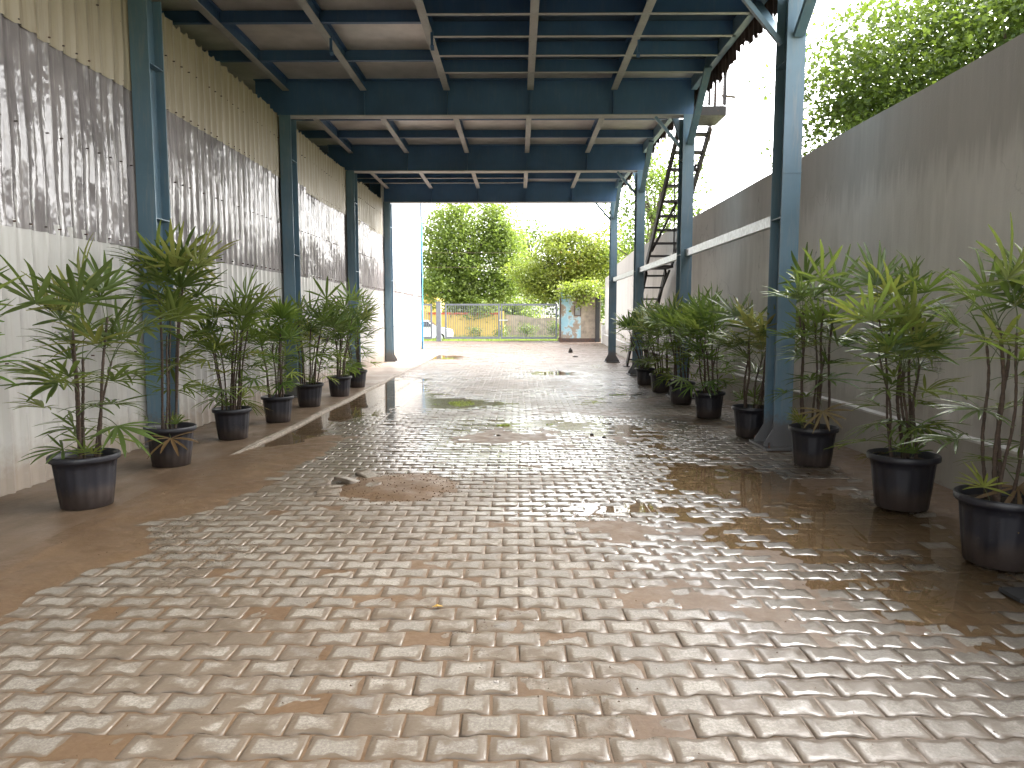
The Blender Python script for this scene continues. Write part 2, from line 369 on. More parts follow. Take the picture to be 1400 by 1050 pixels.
# ------------------------------------------------------------------ ground heights
DIPS = [  # cx, cy, rx, ry, depth
    (2.4, 4.9, .85, 1.5, .0145), (1.85, 6.5, .8, .7, .011), (2.05, 3.4, .45, .5, .0055), (.75, 5.5, .55, .26, .010), (1.3, 4.9, .4, .5, .006),
    (-2.8, 8.4, .55, .9, .024), (-2.7, 13.6, .95, 3.8, .036), (-2.98, 10.6, .28, 1.2, .03),
    (-.75, 8.2, .85, 1.0, .007), (.2, 9.9, 1.1, .7, .008), (1.35, 9.2, .8, 1.2, .007), (-.9, 12.2, .85, .75, .012), (1.2, 12.6, .8, .7, .006),
    (.9, 18.6, .8, .9, .013), (2.2, 14.0, .8, 1.4, .005), (-2.5, 25.5, .7, 1.5, .014), (1.1, 7.4, .8, .45, .006)]
def G(x, y):
    x = np.asarray(x, float); y = np.asarray(y, float); z = fbm(x * .9, y * .9, 5) * .006 + fbm(x * 2.6, y * 2.6, 9) * .004
    for cx, cy, rx, ry, d in DIPS:
        q = ((x - cx) / rx) ** 2 + ((y - cy) / ry) ** 2
        z = z - d * np.exp(-q * 1.1)
    return z
SOIL = (-1.08, 6.2, .52, .50)
def soil_q(x, y):
    return np.sqrt(((x - SOIL[0]) / SOIL[2]) ** 2 + ((y - SOIL[1]) / SOIL[3]) ** 2) + fbm(x * 3.5, y * 3.5, 31) * .5
def MUD(x, y):
    """depth of soil lying over the pavers"""
    x = np.asarray(x, float); y = np.asarray(y, float)
    nz = fbm(x * 1.6, y * 1.6, 21) * .9 + fbm(x * 7, y * 7, 22) * .25
    edge = -2.80 + .15 * np.clip(y - 4, 0, 3.5)
    left = sstep(.30, -.35, x - edge + nz * .8) * sstep(9.3, 7.2, y + nz)
    right = sstep(2.95, 3.3, x + nz * .55 - .16 * np.clip(y - 9, 0, 4)) * sstep(16, 11, y) * .8
    rand = sstep(.10, .36, fbm(x * .8, y * .8, 55)) * .5
    left = np.maximum(left, sstep(-2.86, -2.95, x) * sstep(8.2, 7.4, y) * 1.1)
    heap = sstep(1.15, .55, soil_q(x, y))
    return np.clip(left * .032 + right * .026 + rand * .016, 0, .04) + heap * (.030 + .02 * fbm(x * 5, y * 5, 77)) + fbm(x * 11, y * 11, 41) * .004

# ------------------------------------------------------------------ paving
PX, PY, JOINT = .212, .142, .0065
Y0P, Y1P = 1.25, 41.2
def xlim(y):
    return (-2.98 if y < 31.2 else -6.4), (3.62 if y < 24 else 3.62 + (y - 24) * .048)
def bed_grid(x0, x1, y0, y1, st):
    xs = np.linspace(x0, x1, max(2, int(round((x1 - x0) / st)) + 1)); ys = np.linspace(y0, y1, max(2, int(round((y1 - y0) / st)) + 1))
    gx, gy = np.meshgrid(xs, ys); gz = G(gx, gy) - .0042 + MUD(gx, gy)
    n = len(xs); i = np.arange((len(ys) - 1) * (n - 1)); a = i // (n - 1) * n + i % (n - 1)
    return np.stack([gx.ravel(), gy.ravel(), gz.ravel()], 1), np.stack([a, a + 1, a + n + 1, a + n], 1)
vs = []; fs = []; k = 0
for (x0, x1, y0, y1, st) in ((-3.1, 3.70, 1.2, 9.0, .03), (-3.0, 3.70, 9.0, 31.2, .1), (-6.5, 4.6, 31.2, 41.4, .25), (-3.0, 3.70, -5, 1.2, .2)):
    v, f = bed_grid(x0, x1, y0, y1, st); vs.append(v); fs.append(f + k); k += len(v)
paving = link('paving', npmesh('paving', np.concatenate(vs), np.concatenate(fs), M['mud'], True)); tag(paving, kind='structure')

def outline(L, Wd):
    w1, w0 = Wd / 2 + .0058, Wd / 2 - .0058; h = L / 2
    top = [(-h, w1), (-h*.60, w1), (-h*.36, w0), (h*.36, w0), (h*.60, w1), (h, w1)]
    return np.array(top + [(x, -y) for x, y in reversed(top)])
OL = outline(PX - JOINT, PY - JOINT)
def ring(s, inset):
    o = OL.copy(); o[:, 0] = np.sign(o[:, 0]) * np.maximum(np.abs(o[:, 0]) - inset, 0); o[:, 1] = np.sign(o[:, 1]) * (np.abs(o[:, 1]) - inset); return o
def paver_template(near):
    n = 12; V = []; E_ = []
    V += [(x, y, -.03) for x, y in OL]; E_ += [1] * n
    V += [(x, y, -.0045) for x, y in OL]; E_ += [1] * n
    V += [(x, y, 0) for x, y in ring(0, .006)]; E_ += [.85] * n
    Fq = []
    for lv in range(2):
        for q in range(n): Fq.append((lv*n + (q+1) % n, lv*n + q, (lv+1)*n + q, (lv+1)*n + (q+1) % n))
    if near:
        V += [(x, y, .0008) for x, y in ring(0, .034)]; E_ += [0] * n
        for q in range(n): Fq.append((2*n + (q+1) % n, 2*n + q, 3*n + q, 3*n + (q+1) % n))
        l = 3 * n
    else: l = 2 * n
    for a in range(5): Fq.append((l + a, l + 11 - a, l + 10 - a, l + a + 1))
    return np.array(V), np.array([f[::-1] for f in Fq]), np.array(E_)
TN = paver_template(True); TF = paver_template(False)
rows = []
y = Y0P; j = 0
while y < Y1P:
    a, b = xlim(y); n0 = math.ceil(a / PX); n1 = math.floor(b / PX)
    for i in range(n0, n1 + 1):
        x = i * PX + (PX / 2 if j % 2 else 0)
        if a + .1 < x < b - .1: rows.append((x, y))
    y += PY; j += 1
P = np.array(rows); P = P[soil_q(P[:, 0], P[:, 1]) > .98]
cover = MUD(P[:, 0], P[:, 1])
P = P[cover < .030 + 0 * P[:, 0]]; cover = MUD(P[:, 0], P[:, 1])
dz = RNG.normal(0, .0018, len(P)); tx = RNG.normal(0, .010, len(P)); ty = RNG.normal(0, .008, len(P)); jr = RNG.normal(0, .010, len(P)); odd = RNG.random(len(P)) < .06; dz[odd] -= RNG.uniform(.001, .006, odd.sum()); tx[odd] *= 2.5; ty[odd] *= 2.5; rn = RNG.random(len(P))
px = np.array([proj((x, y, 0)) for x, y in P])
vis = (px[:, 0] > -20) & (px[:, 0] < 1420) & (px[:, 1] < 1065) & (cover < .006)
order = np.argsort(np.where(vis, P[:, 1] ** 2 + .2 * P[:, 0] ** 2, 1e9))
single = np.zeros(len(P), bool); single[order[:300]] = True
# the 300 that show largest: one object each, four slightly different castings shared between them
pm = []
for v_ in range(4):
    V, Fq, E_ = TN; V2 = V.copy(); rs = np.random.default_rng(50 + v_)
    V2[:, :2] += rs.normal(0, .0014, (len(V), 2)); V2[24:, 2] += rs.normal(0, .0007, len(V) - 24)
    me = npmesh('paver', V2, Fq, M['paver'], False)
    at = me.attributes.new('edge', 'FLOAT', 'POINT'); at.data.foreach_set('value', E_.astype(np.float32)); pm.append(me)
WETC = [(-.6, 8.2, 1.3, 1.5, 1), (.4, 9.9, 2.0, 1.3, 1), (1.4, 8.6, 1.6, 2.0, .9), (-.9, 12.2, 1.4, 1.2, .9), (1.0, 13.4, 1.6, 1.5, .8), (.8, 5.7, 1.0, .7, .9), (1.7, 5.4, 1.2, 2.4, 1), (2.3, 3.6, .9, 1.4, .9), (-2.2, 9, 1.0, 3, .8), (-2.3, 14, 1.3, 5, .9), (.9, 18.4, 1.3, 1.6, .8), (2, 15, 1.4, 3, .7)]
def WET(x, y):
    q = 0
    for cx, cy, rx, ry, a_ in WETC: q = np.maximum(q, a_ * np.exp(-(((x - cx) / rx) ** 2 + ((y - cy) / ry) ** 2) * .9))
    return np.clip((q + fbm(x * 1.3, y * 1.3, 88) * .7 - .28) * 2.2, 0, 1)
eps = .05
for i in np.nonzero(single)[0]:
    x, y = P[i]; o = link('paver', pm[i % 4], paving); o['wet'] = float(WET(x, y))
    gx = float((G(x + eps, y) - G(x - eps, y)) / (2 * eps)); gy = float((G(x, y + eps) - G(x, y - eps)) / (2 * eps))
    o.location = (x, y, float(G(x, y)) + dz[i]); o.rotation_euler = (gy + tx[i], -gx + ty[i], jr[i] + (math.pi if i % 3 == 0 else 0))
VV = []; FF = []; RR = []; EE = []; WW = []; k = 0
for msk, T in (((~single) & (P[:, 1] < 12), TN), ((~single) & (P[:, 1] >= 12), TF)):
    idx = np.nonzero(msk)[0]; V, Fq, E_ = T; m_ = len(V)
    c, s_ = np.cos(jr[idx])[:, None], np.sin(jr[idx])[:, None]
    X = P[idx, 0][:, None] + V[None, :, 0] * c - V[None, :, 1] * s_; Y = P[idx, 1][:, None] + V[None, :, 0] * s_ + V[None, :, 1] * c
    Z = V[None, :, 2] + G(X, Y) + dz[idx][:, None] + V[None, :, 1] * tx[idx][:, None] - V[None, :, 0] * ty[idx][:, None]
    VV.append(np.stack([X, Y, Z], 2).reshape(-1, 3)); FF.append((Fq[None] + (np.arange(len(idx)) * m_)[:, None, None]).reshape(-1, 4) + k)
    WW.append(WET(X, Y).ravel()); RR.append(np.repeat(rn[idx], m_)); EE.append(np.tile(E_, len(idx))); k += len(idx) * m_
me = npmesh('paver_field', np.concatenate(VV), np.concatenate(FF), M['paverstuff'])
for nm, arr in (('rnd', RR), ('edge', EE), ('wet', WW)):
    at = me.attributes.new(nm, 'FLOAT', 'POINT'); at.data.foreach_set('value', np.concatenate(arr).astype(np.float32))
o = link('paver_field', me, paving); tag(o, kind='stuff')

# puddles: level sheets lying in the dips
def puddle(name, x0, x1, y0, y1, lev, st, label, mat='water'):
    xs = np.arange(x0, x1, st); ys = np.arange(y0, y1, st); gx, gy = np.meshgrid(xs, ys)
    low = G(gx, gy) - .0042 + MUD(gx, gy) < lev + .0015
    n = len(xs); i = np.arange((len(ys) - 1) * (n - 1)); a = i // (n - 1) * n + i % (n - 1)
    L = low.ravel(); keep = L[a] | L[a+1] | L[a+n] | L[a+n+1]; f = np.stack([a, a+1, a+n+1, a+n], 1)[keep]
    v = np.stack([gx.ravel(), gy.ravel(), np.full(gx.size, lev)], 1)
    u, inv = np.unique(f, return_inverse=True)
    o = link(name, npmesh(name, v[u], inv.reshape(f.shape), M[mat], True)); o['kind'] = 'structure'; o['label'] = label
puddle('puddle', 1.02, 3.6, 2.4, 7.8, -.0088, .03, 'brown rainwater puddle lying over pavers beside the right hand pots')
puddle('puddle', -.1, 1.02, 4.6, 6.4, -.0075, .03, 'small puddle in the middle of the paving before the soil patch')
puddle('puddle', -2.98, -1.6, 7.0, 21, -.0150, .04, 'long puddle standing along the kerb under the left hand wall')
puddle('puddle', -1.96, 3.0, 7.0, 13.8, -.0068, .04, 'shallow sheet of rainwater glaring white across the middle paving', 'film')
puddle('puddle', -.2, 3.2, 13.9, 20.5, -.0085, .05, 'shallow puddle on the paving towards the gate')
puddle('puddle', -2.98, -1.2, 23, 28, -.006, .08, 'far puddle beside the end of the concrete strip')

# strip of muddy concrete under the left pots, with a kerb edge
b = MB(); ys = np.concatenate([np.arange(-5, 9, .5), np.arange(9, 31.5, .75)])
for y0, y1 in zip(ys[:-1], ys[1:]):
    e0 = -3.0 + .02 * math.sin(y0 * 2.1); e1 = -3.0 + .02 * math.sin(y1 * 2.1)
    z = .022
    b.add([(-4.6, y0, z), (e0 - .05, y0, z), (e0 - .05, y1, z), (-4.6, y1, z)], [(0, 1, 2, 3)])
    b.add([(e0 - .05, y0, z), (e0, y0, z - .012), (e1, y1, z - .012), (e1 - .05, y1, z)], [(0, 1, 2, 3)], 1)
    b.add([(e0, y0, z - .012), (e0 + .005, y0, -.12), (e1 + .005, y1, -.12), (e1, y1, z - .012)], [(0, 1, 2, 3)], 1)
b.add([(-4.6, 31.25, .022), (-3, 31.25, .022), (-3, 31.25, -.1), (-4.6, 31.25, -.1)], [(0, 3, 2, 1)])
M['kerb'] = simple('worn_kerb_concrete', (.22, .185, .15), .6, 0, .4, 14, .4)
tag(b.build('concrete_strip', [M['strip'], M['kerb']]), kind='structure')
# ground outside
b = MB(); b.add([(-700, 41.3, -.12), (700, 41.3, -.12), (700, 44, -.35), (-700, 44, -.35)], [(0, 1, 2, 3)])
b.add([(-700, 44, -.35), (700, 44, -.35), (700, 1500, -.35), (-700, 1500, -.35)], [(0, 1, 2, 3)])
b.add([(-700, -700, -.12), (700, -700, -.12), (700, 41.3, -.12), (-700, 41.3, -.12)], [(0, 1, 2, 3)])
def groundmat():
    m, t, b_ = nodes('outside_earth')
    n1 = noise(t, .35, 5, .6); n2 = noise(t, 6, 5, .6)
    base = ramp(t, n1, [(.35, (.20, .15, .095)), (.5, (.14, .15, .05)), (.65, (.09, .13, .03))])
    base = mixc(t, math_(t, 'MULTIPLY', n2, .5), base, (.08, .10, .03)); t.links.new(base, b_.inputs['Base Color']); b_.inputs['Roughness'].default_value = .9; return m
M['earth'] = groundmat()
tag(b.build('ground', M['earth']), kind='structure')

# ------------------------------------------------------------------ shed wall on the left
SX = -4.22
shed = thing('shed', 'long shed clad in cream corrugated sheets with a shiny fibreglass band', 'shed', (SX, 12, 0))
def sheet_mesh(name, mat, width, z0, z1, rib=.2, rh=.028, rows=2, wob=0, seed=0, jag=0, thick=False):
    rs = random.Random(seed); prof = []; y = 0
    while y < width - 1e-6:
        prof += [(y, 0), (y + rib*.70, 0), (y + rib*.78, rh), (y + rib*.92, rh)]; y += rib
    prof.append((width + .05, 0)); V = []; n = len(prof)
    ph = [rs.uniform(0, 6.28) for _ in range(4)]
    for r in range(rows):
        u = r / (rows - 1); z = z0 + (z1 - z0) * u
        for q, (yy, xx) in enumerate(prof):
            dx = wob * (math.sin(yy*5 + ph[0] + u*2.2) + .6*math.sin(u*7 + ph[1] + yy*2.3)) * math.sin(math.pi*min(1, u*1.0 + .02)) if wob else 0
            zz = z + (rs.uniform(-jag, jag) if (r == rows-1 and jag) else 0)
            V.append((xx + dx, yy, zz))
    Fq = [(r*n+q, r*n+q+1, (r+1)*n+q+1, (r+1)*n+q) for r in range(rows-1) for q in range(n-1)]
    return npmesh(name, V, Fq, mat, False)
low = [sheet_mesh('lower_sheet', M['cream'], 1.0, .03, 2.30, seed=i, rows=6, wob=.004) for i in range(4)]
mid = [sheet_mesh('fibreglass_sheet', M['fibre'], 1.0, 2.22, 3.98, seed=10+i, rows=14, wob=.011, rh=.024) for i in range(6)]
upp = [sheet_mesh('upper_sheet', M['cream2'], 1.0, 3.90, 4.98, seed=20+i, rows=4, wob=.006, jag=.025) for i in range(4)]
tall = [sheet_mesh('tall_sheet', M['creamfar'], 1.0, 3.90, 7.6, seed=30+i, rows=4, wob=.006) for i in range(2)]
rs = random.Random(4)
for kk in range(-4, 31):
    yb = kk + .5
    for arr, dx in ((low, 0), (mid, .008), ((upp if kk < 22 else tall), .016)):
        o = link(arr[0].name.split('.')[0], rs.choice(arr), shed)
        o.location = (dx + rs.uniform(-.002, .002) + (.003 if kk % 2 else 0), yb - 12, rs.uniform(-.014, .014) + (rs.uniform(-.03, .03) if arr is upp else 0))
        o.rotation_euler = (rs.uniform(-.0012, .0012), rs.uniform(-.003, .003), 0)
MB().box((-4.62, -4, -.05), (-4.40, 23.2, 4.93)).build('backing_wall', M['dark'], shed); MB().box((-4.62, 23.201, -.05), (-4.40, 31.4, 7.55)).build('backing_wall', M['dark'], shed)
MB().box((-5.14, -4, 4.4), (-5.04, 23.2, 5.59)).build('dark_closure', M['dark'], shed)  # added dark sheet standing in for the shade inside the open shed
MB().box((-5.14, 23.201, 4.3), (-4.621, 23.3, 7.5)).build('dark_closure', M['dark'], shed)  # added dark sheet that blocks a sky leak above the cladding
for z in (1.1, 2.25, 3.95, 4.9): MB().box((-4.39, -4, z - .05), (-4.235, 31.4, z + .05)).build('girt', M['dark'], shed)
MB().box((-4.62, -4, -.06), (-4.235, 31.4, .028)).build('sill', M['dark'], shed)
b = MB(); b.box((-4.30, 31.50, 0), (-4.155, 31.53, 7.7)); b.box((-4.155, 31.36, 0), (-4.14, 31.53, 7.7)); b.build('corner_trim', M['trimblue'], shed)
MB().box((-4.62, 31.42, 0), (-4.31, 31.5, 7.6)).build('end_wall', M['creamfar'], shed)
MB().tube([(-4.1, 22.95, 5.0), (-4.1, 22.95, 4.3), (-4.1, 23.0, .05)], .045, 8).build('downpipe', M['navy'], shed)
b = MB()
for kk in range(-4, 31):
    for q in range(5):
        for z in (2.27, 3.95, 4.55, 1.1, 3.1):
            if rs.random() < .75:
                y = kk + .5 + q*.2 + (.16 if z != 3.1 else .06); b.box((SX + .03, y - .006, z - .006), (SX + .058, y + .006, z + .006))
tag(b.build('sheet_screws', M['rust'], shed), kind='stuff')

# ------------------------------------------------------------------ canopy
FR = [-1.5, 3.3, 8.2, 13.1, 18.0, 22.9]
ZB, ZD = 4.95, 5.60
can = thing('canopy', 'open sided canopy of blue painted steel columns, beams and purlins', 'canopy', (-.5, 13, 0))
XRc, XLc = 2.95, -4.07
def column(x, y, right):
    b = MB(); wd, dp, tf, tw = .20, .34, .016, .014
    b.box((x - wd/2, y - dp/2, .03), (x + wd/2, y - dp/2 + tf, ZB)); b.box((x - wd/2, y + dp/2 - tf, .03), (x + wd/2, y + dp/2, ZB))
    b.box((x - tw/2, y - dp/2 + tf, .03), (x + tw/2, y + dp/2 - tf, ZB))
    for z in (2.55, 4.2): b.box((x - wd/2 + .004, y - dp/2 + tf, z), (x + wd/2 - .004, y + dp/2 - tf, z + .012))
    b.box((x - wd/2 - .003, y - dp/2 - .004, 3.02), (x + wd/2 + .003, y - dp/2 - .0005, 3.03))
    col = b.build('column', M['blue'], can)
    bp = MB(); bp.box((x - .22, y - .30, .004), (x + .22, y + .30, .03)); bp.build('base_plate', M['blue'], col, off=(-.5, 13, 0))
    for sx in (-1, 1):
        for yy in (y - dp/2 + .004, y + dp/2 - .014):
            g = MB(); x0 = x + sx * wd/2; x1 = x + sx * .205
            g.add([(x0, yy, .031), (x1, yy, .031), (x1, yy, .06), (x0, yy, .24), (x0, yy + .01, .031), (x1, yy + .01, .031), (x1, yy + .01, .06), (x0, yy + .01, .24)],
                  [(0, 1, 2, 3), (7, 6, 5, 4), (0, 4, 5, 1), (1, 5, 6, 2), (2, 6, 7, 3), (3, 7, 4, 0)]); g.build('gusset', M['blue'], col, off=(-.5, 13, 0))
    for sx in (-.17, .17):
        for sy in (-.25, .25): MB().tube([(x + sx, y + sy, .029), (x + sx, y + sy, .085)], .012, 6).build('anchor_bolt', M['rust'], col, off=(-.5, 13, 0))
    return col
for y in FR:
    column(XLc, y, False); column(XRc, y, True)
    b = MB(); b.box((-4.62, y - .006, ZB + .016), (3.06, y + .006, ZD - .02)); b.box((-4.62, y - .1, ZD - .035), (3.06, y + .1, ZD - .02))
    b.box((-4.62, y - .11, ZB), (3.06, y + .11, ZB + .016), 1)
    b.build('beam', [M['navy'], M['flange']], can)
    for x in (-2.7, -1.25, .2, 1.65): MB().box((x - .006, y - .098, ZB + .017), (x + .006, y - .007, 5.36)).build('stiffener', M['navy'], can)
    # knee braces
    MB().bar((XRc - .10, y, 4.42), (XRc - .56, y, ZB - .005), .05, .05).build('knee_brace', M['blue'], can)
    for s_ in (-1, 1):
        if 1 < y + s_ * 1.2 < 23.5: MB().bar((XRc + .02, y + s_ * .175, 4.45), (XRc + .02, y + s_ * 1.30, 5.37), .11, .06).build('knee_brace', M['blue'], can)
PUR = [-4.05, -2.70, -1.25, .20, 1.65]
for (ya, yb) in zip(FR[:-1], FR[1:]):
    for x in PUR:
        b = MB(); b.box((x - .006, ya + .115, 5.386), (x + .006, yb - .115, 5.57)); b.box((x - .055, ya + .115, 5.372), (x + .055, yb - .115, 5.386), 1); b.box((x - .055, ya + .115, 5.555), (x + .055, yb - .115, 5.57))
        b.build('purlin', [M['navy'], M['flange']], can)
    b = MB(); b.box((2.98, ya + .115, 5.37), (3.08, yb - .115, 5.58)); b.build('edge_beam', M['blue'], can)
bay = 0
for (ya, yb) in zip(FR[:-1], FR[1:]):
    xs = [-5.0] + PUR + [3.03]
    for c in range(6):
        x0, x1 = xs[c] + .01, xs[c+1] - .01
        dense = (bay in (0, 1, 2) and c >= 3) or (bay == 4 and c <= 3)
        seams = [ya + (yb - ya) * q for q in ((.17, .325, .48, .635, .79) if dense else (.40, .70))]
        for ys_ in seams:
            if x1 - x0 < .3: continue
            h = .20 if dense else .16
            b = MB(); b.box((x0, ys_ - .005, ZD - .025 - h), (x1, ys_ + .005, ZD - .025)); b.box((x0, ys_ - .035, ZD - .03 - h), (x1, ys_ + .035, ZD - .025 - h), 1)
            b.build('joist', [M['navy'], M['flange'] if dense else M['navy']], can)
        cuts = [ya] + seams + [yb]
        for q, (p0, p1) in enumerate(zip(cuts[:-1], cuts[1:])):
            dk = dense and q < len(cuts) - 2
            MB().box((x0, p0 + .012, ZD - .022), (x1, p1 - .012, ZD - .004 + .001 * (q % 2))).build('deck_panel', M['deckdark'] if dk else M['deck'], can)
    bay += 1
MB().box((-5.12, -1.6, ZD), (3.16, 23.15, ZD + .10)).build('roof_slab', M['dark'], can)
# hangers under the purlins
for (x, y) in ((-2.70, 10.6), (-1.25, 10.4), (1.65, 10.7)):
    b = MB(); b.bar((x + .05, y, 5.40), (x + .05, y, 5.20), .035, .035); b.bar((x + .05, y, 5.20), (x + .05, y + .07, 5.17), .05, .03); b.build('hanger', M['navy'], can)
# rusted ragged sheets hanging along the right edge, one by one
rs = random.Random(11)
for q, y in enumerate(np.arange(8.35, 23, .75)):
    V = []; Fq = []; n = 12
    for i in range(n + 1):
        yy = y + i * .76 / n; xx = 3.12 + (.028 if i % 3 == 0 else 0) + rs.uniform(-.004, .004)
        zb = 5.22 + rs.uniform(-.09, .05) + .05 * math.sin(yy * 3.1) + (.12 if y > 13 else 0)
        V += [(xx, yy, 5.66), (xx + .03, yy, zb)]
    for i in range(n): Fq.append((2*i, 2*i+1, 2*i+3, 2*i+2))
    b = MB(); b.add(V, Fq); b.build('rusted_edge_sheet', M['rustsheet'], can)
# galvanised rail between the right hand columns
for (ya, yb) in zip(FR[2:-1], FR[3:]):
    MB().box((XRc - .02, ya + .175, 2.52), (XRc + .06, yb - .175, 2.64)).build('side_rail', M['galv'], can)
    MB().box((XRc - .03, yb - .2, 2.50), (XRc + .07, yb - .172, 2.66)).build('rail_bracket', M['blue'], can)

# ------------------------------------------------------------------ boundary wall on the right
bw_ = thing('boundary_wall', 'tall bare concrete boundary wall with a low ledged plinth', 'wall', (3.9, 10, 0))
def wall_poly(pts, th, z0, z1, name, mat):
    b = MB()
    for (xa, ya), (xb, yb) in zip(pts[:-1], pts[1:]):
        n = max(1, int((yb - ya) / 1.5))
        for q in range(n):
            t0, t1 = q / n, (q + 1) / n
            A = (xa + (xb-xa)*t0, ya + (yb-ya)*t0); B = (xa + (xb-xa)*t1, ya + (yb-ya)*t1)
            w0 = .008 * math.sin(A[1] * 1.7); w1 = .008 * math.sin(B[1] * 1.7)
            b.add([(A[0], A[1], z0), (B[0], B[1], z0), (B[0], B[1], z1 + w1), (A[0], A[1], z1 + w0), (A[0]+th, A[1], z0), (B[0]+th, B[1], z0), (B[0]+th, B[1], z1 + w1), (A[0]+th, A[1], z1 + w0)],
                  [(0, 1, 2, 3), (3, 2, 6, 7), (5, 4, 7, 6)])
    A = pts[0]; B = pts[-1]
    b.add([(A[0], A[1], z0), (A[0], A[1], z1), (A[0]+th, A[1], z1), (A[0]+th, A[1], z0)], [(0, 1, 2, 3)])
    b.add([(B[0], B[1], z0), (B[0]+th, B[1], z0), (B[0]+th, B[1], z1), (B[0], B[1], z1)], [(0, 1, 2, 3)])
    return b.build(name, mat, bw_)
wall_poly([(3.80, -4), (3.80, 24), (4.15, 31)], .22, -.1, 3.61, 'wall', M['concrete'])
wall_poly([(4.16, 31.02), (4.55, 38.5)], .2, -.1, 3.40, 'far_wall', M['concrete'])
wall_poly([(3.69, -4), (3.69, 24), (4.04, 31), (4.44, 38.5)], .109, -.1, .465, 'plinth', M['concrete'])
wall_poly([(3.685, -4), (3.685, 24), (4.035, 31), (4.435, 38.5)], .112, .467, .485, 'ledge', M['ledge'])
MB().box((4.37, 38.0, -.1), (4.9, 38.55, .95)).build('end_block', M['ledge'], bw_)

# ------------------------------------------------------------------ potted palms
def fan_mesh(idx, dry=False):
    rs = random.Random(100 + idx); b = MB()
    L = rs.uniform(.20, .34); rise = rs.uniform(.35, .75)
    pts = [Vector((L * u * math.cos(rise * (1 - .5*u)), 0, L * u * math.sin(rise * (1 - .55*u)))) for u in (0, .35, .7, 1)]
    b.tube(pts, [.0045, .0038, .0032, .003], 5, 1, False)
    tip = pts[-1]; n = rs.choice([7, 9, 10, 11, 12]); spread = rs.uniform(2.6, 3.9); tilt = rs.uniform(-.1, .55)
    rm = Matrix.Rotation(-tilt, 3, 'Y')
    for k_ in range(n):
        u = k_ / (n - 1) - .5; a = u * spread + rs.uniform(-.06, .06)
        ln = (.40 - .14 * abs(u) * 2 * .6) * rs.uniform(.78, 1.12); wd = rs.uniform(.0115, .0175) * (1.15 if abs(u) < .3 else .9)
        lift = rs.uniform(-.05, .35); droop = rs.uniform(.1, .75)
        seg = 6; rowsv = []; pos = Vector((0, 0, 0)); el = lift
        d2 = Vector((math.cos(a), math.sin(a), 0)); sd = Vector((-math.sin(a), math.cos(a), 0))
        for s_ in range(seg + 1):
            q = s_ / seg; wv = wd * (min(1, .28 + q * 2.2)) * (1 if q < .72 else max(.22, 1 - (q - .72) / .28 * .85))
            nrm = d2 * -math.sin(el) + Vector((0, 0, 1)) * math.cos(el)
            rowsv.append((pos - sd * wv + nrm * wv * .35, pos.copy(), pos + sd * wv + nrm * wv * .35))
            el -= droop * (1.0 / seg) * (q * 1.6 + .2); pos = pos + (d2 * math.cos(el) + Vector((0, 0, 1)) * math.sin(el)) * (ln / seg)
        V = [rm @ p + tip for r_ in rowsv for p in r_]; Fq = []
        for s_ in range(seg):
            o3 = s_ * 3; Fq += [(o3, o3+1, o3+4, o3+3), (o3+1, o3+2, o3+5, o3+4)]
        b.add(V, Fq, 0)
    return b.mesh('leaf', [M['palmdry'] if dry else M['palm'], M['petiole']], smooth=True)
FANS = [fan_mesh(i) for i in range(14)]; DRY = [fan_mesh(60 + i, True) for i in range(2)]
def pot_mesh():
    b = MB(); n = 72; V = []; Fq = []
    prof = [(.165, .0), (.178, .006), (.198, .16), (.212, .30), (.219, .352), (.240, .354), (.245, .362), (.245, .392), (.238, .40), (.228, .397), (.220, .36), (.212, .33)]
    for (r, z) in prof:
        for k_ in range(n):
            rr = r * (1 - (.045 if (k_ % 4 == 0 and .02 < z < .31) else 0)); V.append((rr * math.cos(2*math.pi*k_/n), rr * math.sin(2*math.pi*k_/n), z))
    for i in range(len(prof)-1):
        for k_ in range(n): Fq.append((i*n+k_, i*n+(k_+1) % n, (i+1)*n+(k_+1) % n, (i+1)*n+k_))
    Fq.append(tuple(range(n))[::-1]); b.add(V, Fq); return b.mesh('pot', M['pot'], smooth=True)
POT = pot_mesh()
def soil_mesh():
    b = MB(); rs = random.Random(3); V = [(0, 0, .355)]; n = 20
    for r in (.08, .15, .215):
        for k_ in range(n): V.append((r*math.cos(2*math.pi*k_/n), r*math.sin(2*math.pi*k_/n), .345 + rs.uniform(-.012, .012)))
    Fq = [(0, 1+k_, 1+(k_+1) % n) for k_ in range(n)] + [(1+i*n+k_, 1+(i+1)*n+k_, 1+(i+1)*n+(k_+1) % n, 1+i*n+(k_+1) % n) for i in range(2) for k_ in range(n)]
    b.add(V, Fq); return b.mesh('soil', M['soil'], smooth=True)
SOILM = soil_mesh()
